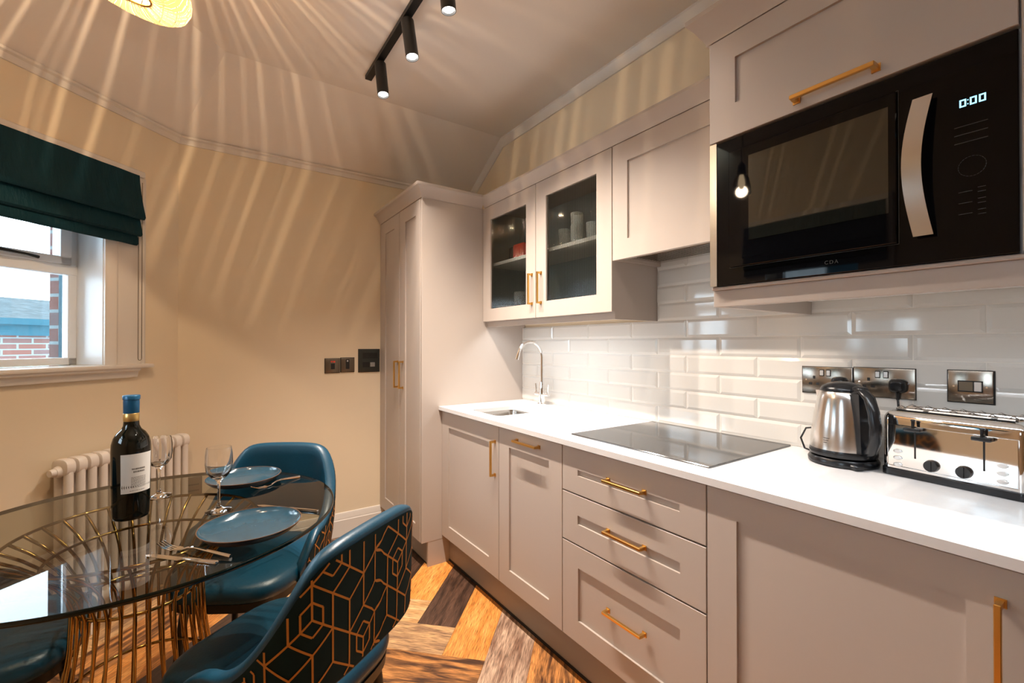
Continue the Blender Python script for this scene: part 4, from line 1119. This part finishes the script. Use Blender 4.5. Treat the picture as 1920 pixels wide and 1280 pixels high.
# cutlery
def knife(label, a, c):
    a, c = Vector((*a, 0)), Vector((*c, 0)); L_ = (c - a).length; ang = math.atan2((c - a).y, (c - a).x)
    t_ = thing('table_knife', label, 'knife', (a.x, a.y, ZP), ang, group='steel knives on the table')
    b = B(); b.prism([(0, -.002), (.01, -.008), (L_ * .5, -.0095), (L_ * .54, -.003), (L_ * .54, .003), (L_ * .5, .007), (.02, .006)], 2, .001, .0025); obj('blade', b, M['chrome'], t_, 30, True)
    b = B(); b.box(L_ * .53, L_, -.0055, .0055, 0, .006, .002, 2); obj('handle', b, M['chrome'], t_, 30, True)
def fork(label, a, c):
    a, c = Vector((*a, 0)), Vector((*c, 0)); L_ = (c - a).length; ang = math.atan2((c - a).y, (c - a).x)
    t_ = thing('table_fork', label, 'fork', (a.x, a.y, ZP), ang, group='steel forks on the table')
    b = B()
    for k in range(4):
        y = -.009 + .006 * k; b.tube([(0, y, .014), (.02, y, .005), (.045, y, .002), (.055, y * .8, .004)], .0012, 6)
    b.prism([(.050, -.0105), (.062, -.009), (.075, -.003), (.075, .003), (.062, .009), (.050, .0105)], 2, .003, .005); obj('head', b, M['chrome'], t_, 40, True)
    b = B(); b.tube([(.072, 0, .004), (.09, 0, .010), (.11, 0, .012), (L_, 0, .003)], [.0025, .0028, .003, .0048], 8); obj('handle', b, M['chrome'], t_, 40, True)
fork('steel fork lying beside the far blue plate', (.137, 1.829), (.303, 1.913))
knife('steel knife whose handle pokes out beyond the near blue plate', (.150, 1.600), (.288, 1.487)) if False else knife('steel knife whose handle pokes out beyond the near blue plate', (.1385, 1.655), (.287, 1.486))
fork('steel fork on the near side of the near blue plate', (-.095, 1.455), (.050, 1.290))
knife('steel knife beside the fork at the near edge of the table', (-.120, 1.420), (.022, 1.272))

# ------------------------------------------------------------ dining chairs (local frame, faces +y)
CH = dict(pm=115, zt=.845, za=.464, f0=.251, fl=.061, a=.244, b=.237, ln=-.02, n=.53)
def ztop(phi):
    f = abs(phi) / CH['pm']
    k = (f - CH['f0']) / (1 - CH['f0'])
    return CH['zt'] - (CH['zt'] - CH['za']) * (k + math.sqrt(k * k + .02)) / 2
def zbot(phi):
    a_ = abs(phi)
    lo_, hi_ = .415, .535
    if a_ < 40: return hi_
    if a_ > 80: return lo_
    k = (a_ - 40) / 40; return hi_ + (lo_ - hi_) * (k * k * (3 - 2 * k))
def shell_pt(phi, z, inset=0.0):
    a_ = R(phi); n_ = CH['n']
    t_ = (z - .42) / (CH['zt'] - .42)
    k = 1 + CH['fl'] * t_ - .20 * max(0, .38 - t_) ** 1.5
    sx = math.copysign(abs(math.sin(a_)) ** n_, math.sin(a_)); cy_ = math.copysign(abs(math.cos(a_)) ** n_, math.cos(a_))
    return Vector(((CH['a'] - inset) * sx * k, -(CH['b'] - inset) * cy_ * k - CH['ln'] * (z - .42), z))
# even spacing along the arc
_raw = [(-115 + .5 * i) for i in range(461)]
_len = [0.0]
for a_, c_ in zip(_raw[:-1], _raw[1:]): _len.append(_len[-1] + (shell_pt(a_, .7) - shell_pt(c_, .7)).length)
def phi_at(s):
    s = max(0, min(_len[-1], s)); lo_, hi_ = 0, len(_len) - 1
    while hi_ - lo_ > 1:
        m_ = (lo_ + hi_) // 2
        if _len[m_] <= s: lo_ = m_
        else: hi_ = m_
    k = (s - _len[lo_]) / max(1e-9, _len[hi_] - _len[lo_]); return _raw[lo_] + (_raw[hi_] - _raw[lo_]) * k
SLEN = _len[-1]
def chair_parts(t_):
    # backrest shell: inner face, padded rim, outer face
    b = B(); loops = []; n = 72; th = .036
    for i in range(n + 1):
        ph = phi_at(SLEN * i / n); zt_, zb_ = ztop(ph), zbot(ph)
        zt_ = max(zt_, zb_ + .03)
        lp_ = []
        for k in range(9): z = zb_ + (zt_ - .012 - zb_) * k / 8; lp_.append(shell_pt(ph, z))
        for k in range(1, 6):
            a_ = PI * k / 6; lp_.append(shell_pt(ph, zt_ - .012 + .012 * math.sin(a_), th * (1 - math.cos(a_)) / 2))
        for k in range(9): z = zt_ - .012 + (zb_ - zt_ + .012) * k / 8; lp_.append(shell_pt(ph, z, th))
        loops.append([b.v(p) for p in lp_])
    b.skin(loops); obj('backrest', b, M['leather'], t_, 60, True, label='teal leather inner back and rim')
    # patterned outer cover with copper cube lines
    b = B(); n = 72; rows = 10; e_ = .0016
    grid = []
    for i in range(n + 1):
        s_ = .035 + (SLEN - .07) * i / n; ph = phi_at(s_); zt_, zb_ = ztop(ph) - .018, zbot(ph) + .004
        if zt_ < zb_ + .01: zt_ = zb_ + .01
        grid.append([b.v(shell_pt(ph, zb_ + (zt_ - zb_) * k / rows, -e_)) for k in range(rows + 1)])
    for A_, Z_ in zip(grid[:-1], grid[1:]):
        for k in range(rows): b.f([A_[k], A_[k + 1], Z_[k + 1], Z_[k]])
    b.mi = 1
    hw = .0022
    def inside(s_, z):
        if s_ < .037 or s_ > SLEN - .037: return False
        ph = phi_at(s_); return zbot(ph) + .006 < z < ztop(ph) - .020
    def line(p, q):
        d_ = Vector((q[0] - p[0], q[1] - p[1])); L_ = d_.length
        if L_ < 1e-6: return
        d_ /= L_; nr = Vector((-d_.y, d_.x)) * hw; m_ = max(2, int(L_ / .009)); prev = None
        for k in range(m_ + 1):
            c_ = Vector(p) + d_ * (L_ * k / m_)
            if not inside(c_.x, c_.y): prev = None; continue
            a1_, a2_ = c_ + nr, c_ - nr
            cur = [b.v(shell_pt(phi_at(a1_.x), a1_.y, -e_ - .0012)), b.v(shell_pt(phi_at(a2_.x), a2_.y, -e_ - .0012))]
            if prev: b.f([prev[0], prev[1], cur[1], cur[0]])
            prev = cur
    Rh = .052; VS = 1.42; dx_ = Rh * math.sqrt(3)
    for r_ in range(0, 9):
        for c_ in range(-1, 12):
            cx_ = c_ * dx_ + (dx_ / 2 if r_ % 2 else 0); cz_ = .37 + r_ * Rh * 1.5 * VS
            hexp = [(cx_ + Rh * math.cos(R(90 + 60 * k)), cz_ + VS * Rh * math.sin(R(90 + 60 * k))) for k in range(6)]
            for k in (0, 1, 2): line(hexp[k], hexp[k + 1])
            c0_ = (cx_, cz_)
            up = (r_ + c_) % 2
            for k in ((0, 2, 4) if up else (1, 3, 5)): line(c0_, hexp[k])
            # nested smaller cube outline inside
            q_ = .5
            sm = [(cx_ + Rh * q_ * math.cos(R(90 + 60 * k)), cz_ + VS * Rh * q_ * math.sin(R(90 + 60 * k))) for k in range(6)]
            if (r_ * 2 + c_) % 3 == 1:
                for k in range(6): line(sm[k], sm[(k + 1) % 6])
    obj('back_cover', b, [M['cover'], M['gold']], t_, 60, True, label='dark green fabric printed with copper cube outlines')
    # seat cushion
    b = B(); lo = []
    def se(ax, ay, y_off, z):
        out_ = []
        for k in range(48):
            a_ = 2 * PI * k / 48; c_, s_ = math.cos(a_), math.sin(a_)
            out_.append(b.v((ax * 1.06 * math.copysign(abs(c_) ** .55, c_), y_off + ay * math.copysign(abs(s_) ** .55, s_), z)))
        return out_
    for k_, z in ((.93, .418), (.985, .424), (1.0, .440), (.99, .458), (.955, .470), (.88, .477), (.6, .481), (.2, .482)):
        lo.append(se(.205 * k_, .240 * k_, .052, z))
    b.skin(lo); obj('seat', b, M['leather'], t_, 60, True, label='teal leather padded seat')
    b = B(); b.skin([se(.190, .230, .047, .388), se(.193, .233, .047, .4175)]); obj('seat_frame', b, M['blackmatt'], t_, 60, True, label='black seat frame')
    # side skirts joining arms to the seat
    for sx, sy in ((-1, -1), (1, -1), (-1, 1), (1, 1)):
        b = B(); b.cyl((sx * .150, .03 + sy * .15, .39), (sx * .185, .03 + sy * .185, .0), .016, .010, 16); obj('leg', b, M['blackmatt'], t_, 60, True, label='black tapered leg')
chA = thing('dining_chair', 'teal tub chair at the far side of the table, against the far wall', 'chair', (.172, 1.996, 0), 2.564, group='teal dining chairs around the table')
chair_parts(chA)
chB = copy_tree(chA); chB.location = (.203, 1.283, 0); chB.rotation_euler = (0, 0, .62)
chB['label'] = 'teal tub chair nearest the camera with its copper cube patterned back turned towards it'
chC = copy_tree(chA); chC.location = (-.575, 1.83, 0); chC.rotation_euler = (0, 0, R(-97))
chC['label'] = 'teal tub chair at the left edge, only its seat showing under the glass'

# ------------------------------------------------------------ track light
TXX = .716
trk = thing('track_light', 'black ceiling track with black cylinder spotlights', 'track light', (TXX, 1.5, ZC))
b = B(); b.box(TXX - .017, TXX + .017, .55, 2.41, ZC - .022, ZC - .0005, .001); obj('track', b, M['blackmatt'], trk)
for (sx, sy), (tx, ty) in SPOTS:
    top_ = Vector((sx - .004, sy, 2.660)); tip = top_ + Vector((tx, ty, -.152)).normalized() * .172
    b = B(); b.box(sx - .014, sx + .020, sy + .004, sy + .052, ZC - .040, ZC - .0225, .003); b.cyl((sx, sy + .02, ZC - .039), (sx, sy + .005, ZC - .062), .009, .009, 14)
    hdo = obj('spot_mount', b, M['blackmatt'], trk)
    b = B(); dr_ = (tip - top_).normalized(); u_ = dr_.orthogonal().normalized(); v_ = dr_.cross(u_)
    lo = [b.ring(top_, u_, v_, .026, .026, 28), b.ring(top_ + dr_ * .0015, u_, v_, .0275, .0275, 28), b.ring(tip, u_, v_, .0275, .0275, 28), b.ring(tip, u_, v_, .0255, .0255, 28), b.ring(tip - dr_ * .010, u_, v_, .0235, .0235, 28)]
    b.skin(lo); sh_ = obj('spot_head', b, M['blackmatt'], trk)
    b = B(); b.skin([b.ring(tip - dr_ * .0095, u_, v_, .0232, .0232, 28), b.ring(tip - dr_ * .004, u_, v_, .018, .018, 28), b.ring(tip - dr_ * .002, u_, v_, .008, .008, 28)]); obj('lens', b, M['led'], sh_, 60, label='glowing white lens')
    ld = bpy.data.lights.new('spot_beam', 'SPOT'); ld.energy = E_SPOT * (0.38 if sy < 1.3 else 1.0); ld.color = SPOT; ld.spot_size = R(113); ld.spot_blend = 1.0; ld.shadow_soft_size = .012
    lo_ = link(bpy.data.objects.new('spot_beam', ld)); lo_.parent = trk
    lo_.location = tip + dr_ * .004 - Vector(trk.location); lo_.rotation_euler = dr_.to_track_quat('-Z', 'Y').to_euler()

# ------------------------------------------------------------ pendant with raffia shade
pen = thing('pendant_light', 'woven raffia pendant lampshade above the dining table', 'pendant light', tuple(PEND))
tilt = Vector((.124 * .825, .124 * -.565, .43)).normalized()
TM = tilt.to_track_quat('Z', 'X').to_matrix().to_4x4()
prof = [(.064, -.050), (.100, -.062), (.135, -.060), (.152, -.046), (.158, -.022), (.154, .004), (.138, .030), (.110, .052), (.075, .066), (.032, .072)]
b = B(TM); rr_ = random.Random(21)
uvl = b.bm.loops.layers.uv.new('UVMap')
a_ = 0.0; ns = 0
def sp(a, i, f=1.0): r_, z = prof[i]; return (r_ * f * math.cos(a), r_ * f * math.sin(a), z)
while a_ < 2 * PI:
    w_ = R(rr_.choice((2.2, 3.2, 4.4, 6))); gp = R(rr_.choice((.3, .45, .7, 1.3)))
    wd_ = TM.to_3x3() @ Vector((math.cos(a_), math.sin(a_), 0)); gp *= 0.85 + 0.55 * (wd_.x * .9 - wd_.y * .1)
    a0_, a1_ = a_, min(a_ + w_, 2 * PI)
    prev = None; fo_ = 1.0 + rr_.uniform(-.01, .01)
    for i in range(len(prof)):
        cur = [b.v(sp(a0_, i, fo_)), b.v(sp(a1_, i, fo_))]
        if prev:
            fc = b.f([prev[0], prev[1], cur[1], cur[0]])
            for lp_, uv_ in zip(fc.loops, ((i - 1, 0), (i - 1, 1), (i, 1), (i, 0))): lp_[uvl].uv = (uv_[0] * .1 + ns, uv_[1] * .3 + ns * .37)
        prev = cur
    a_ += w_ + gp; ns += 1
o = obj('lamp_shade', b, M['raffia'], pen, 60, True, label='straw coloured raffia shade')
b = B(TM)
for (r_, z), tr_ in ((prof[0], .003), (prof[-1], .003)): b.tube([(r_ * math.cos(2 * PI * k / 48), r_ * math.sin(2 * PI * k / 48), z) for k in range(48)], tr_, 8, True)
obj('shade_ring', b, M['tbrass'], pen, 60, True, label='brass ring at the mouth of the shade')
b = B(TM); b.cyl((0, 0, .03), (0, 0, .085), .016, .016, 18); obj('lamp_holder', b, M['tbrass'], pen, 40, True)
b = B(); b.tube([TM @ Vector((0, 0, .084)), Vector((.035, -.02, .2)), Vector((.03, -.02, .30)), Vector((.03, -.02, ZC - PEND.z - .02))], .003, 8); b.cyl((.03, -.02, ZC - PEND.z - .025), (.03, -.02, ZC - PEND.z - .0005), .05, .05, 28); obj('cord_and_rose', b, M['blackmatt'], pen, 40, True)
b = B(TM); b.lathe([(.012, .03), (.022, .012), (.029, -.012), (.026, -.032), (.014, -.044), (0, -.047)], n=24, cap0=False); obj('bulb', b, thin_glass('bulb_glass', (1, .95, .85)), pen, 60, True)
b = B(TM)
for k in range(4): b.cyl((.007 * math.cos(k * PI / 2), .007 * math.sin(k * PI / 2), -.018), (.005 * math.cos(k * PI / 2), .005 * math.sin(k * PI / 2), .016), .0008, .0008, 6)
obj('filament', b, M['bulb'], pen, 0, True)
ld = bpy.data.lights.new('bulb_light', 'POINT'); ld.energy = E_PEND; ld.color = WARM; ld.shadow_soft_size = .0024
lo_ = link(bpy.data.objects.new('bulb_light', ld)); lo_.parent = pen; lo_.location = (0, 0, .002)

# small clear glass pendant, only mirrored in the microwave door
gp_ = thing('glass_pendant_lamp', 'small clear glass pendant with filament bulb, mirrored in the microwave', 'pendant light', (-.13, 1.285, 2.13))
b = B(); b.lathe([(.045, -.055), (.047, -.05), (.044, -.01), (.036, .03), (.020, .05)], n=32, cap0=False, cap1=False); obj('glass_shade', b, thin_glass('clear_shade', (1, 1, 1)), gp_, 60, True)
b = B(); b.lathe([(.020, .05), (.022, .055), (.018, .10), (.006, .12), (0, .121)], n=24, cap0=False); b.tube([(0, 0, .12), (0, 0, ZC - 2.13 - .02)], .003, 8); b.cyl((0, 0, ZC - 2.13 - .025), (0, 0, ZC - 2.13 - .0005), .045, .045, 24); obj('holder_and_cord', b, M['blackmatt'], gp_, 40, True)
b = B(); b.lathe([(.010, .05), (.016, .02), (.018, 0), (.012, -.022), (0, -.03)], n=20, cap0=False); obj('bulb', b, emit('warm_bulb', (1, .72, .42), 14), gp_, 60, True)
ld = bpy.data.lights.new('pendant_bulb_light', 'POINT'); ld.energy = E_ROOM; ld.color = WARM; ld.shadow_soft_size = .03
lo_ = link(bpy.data.objects.new('pendant_bulb_light', ld)); lo_.parent = gp_; lo_.location = (0, 0, -.04)
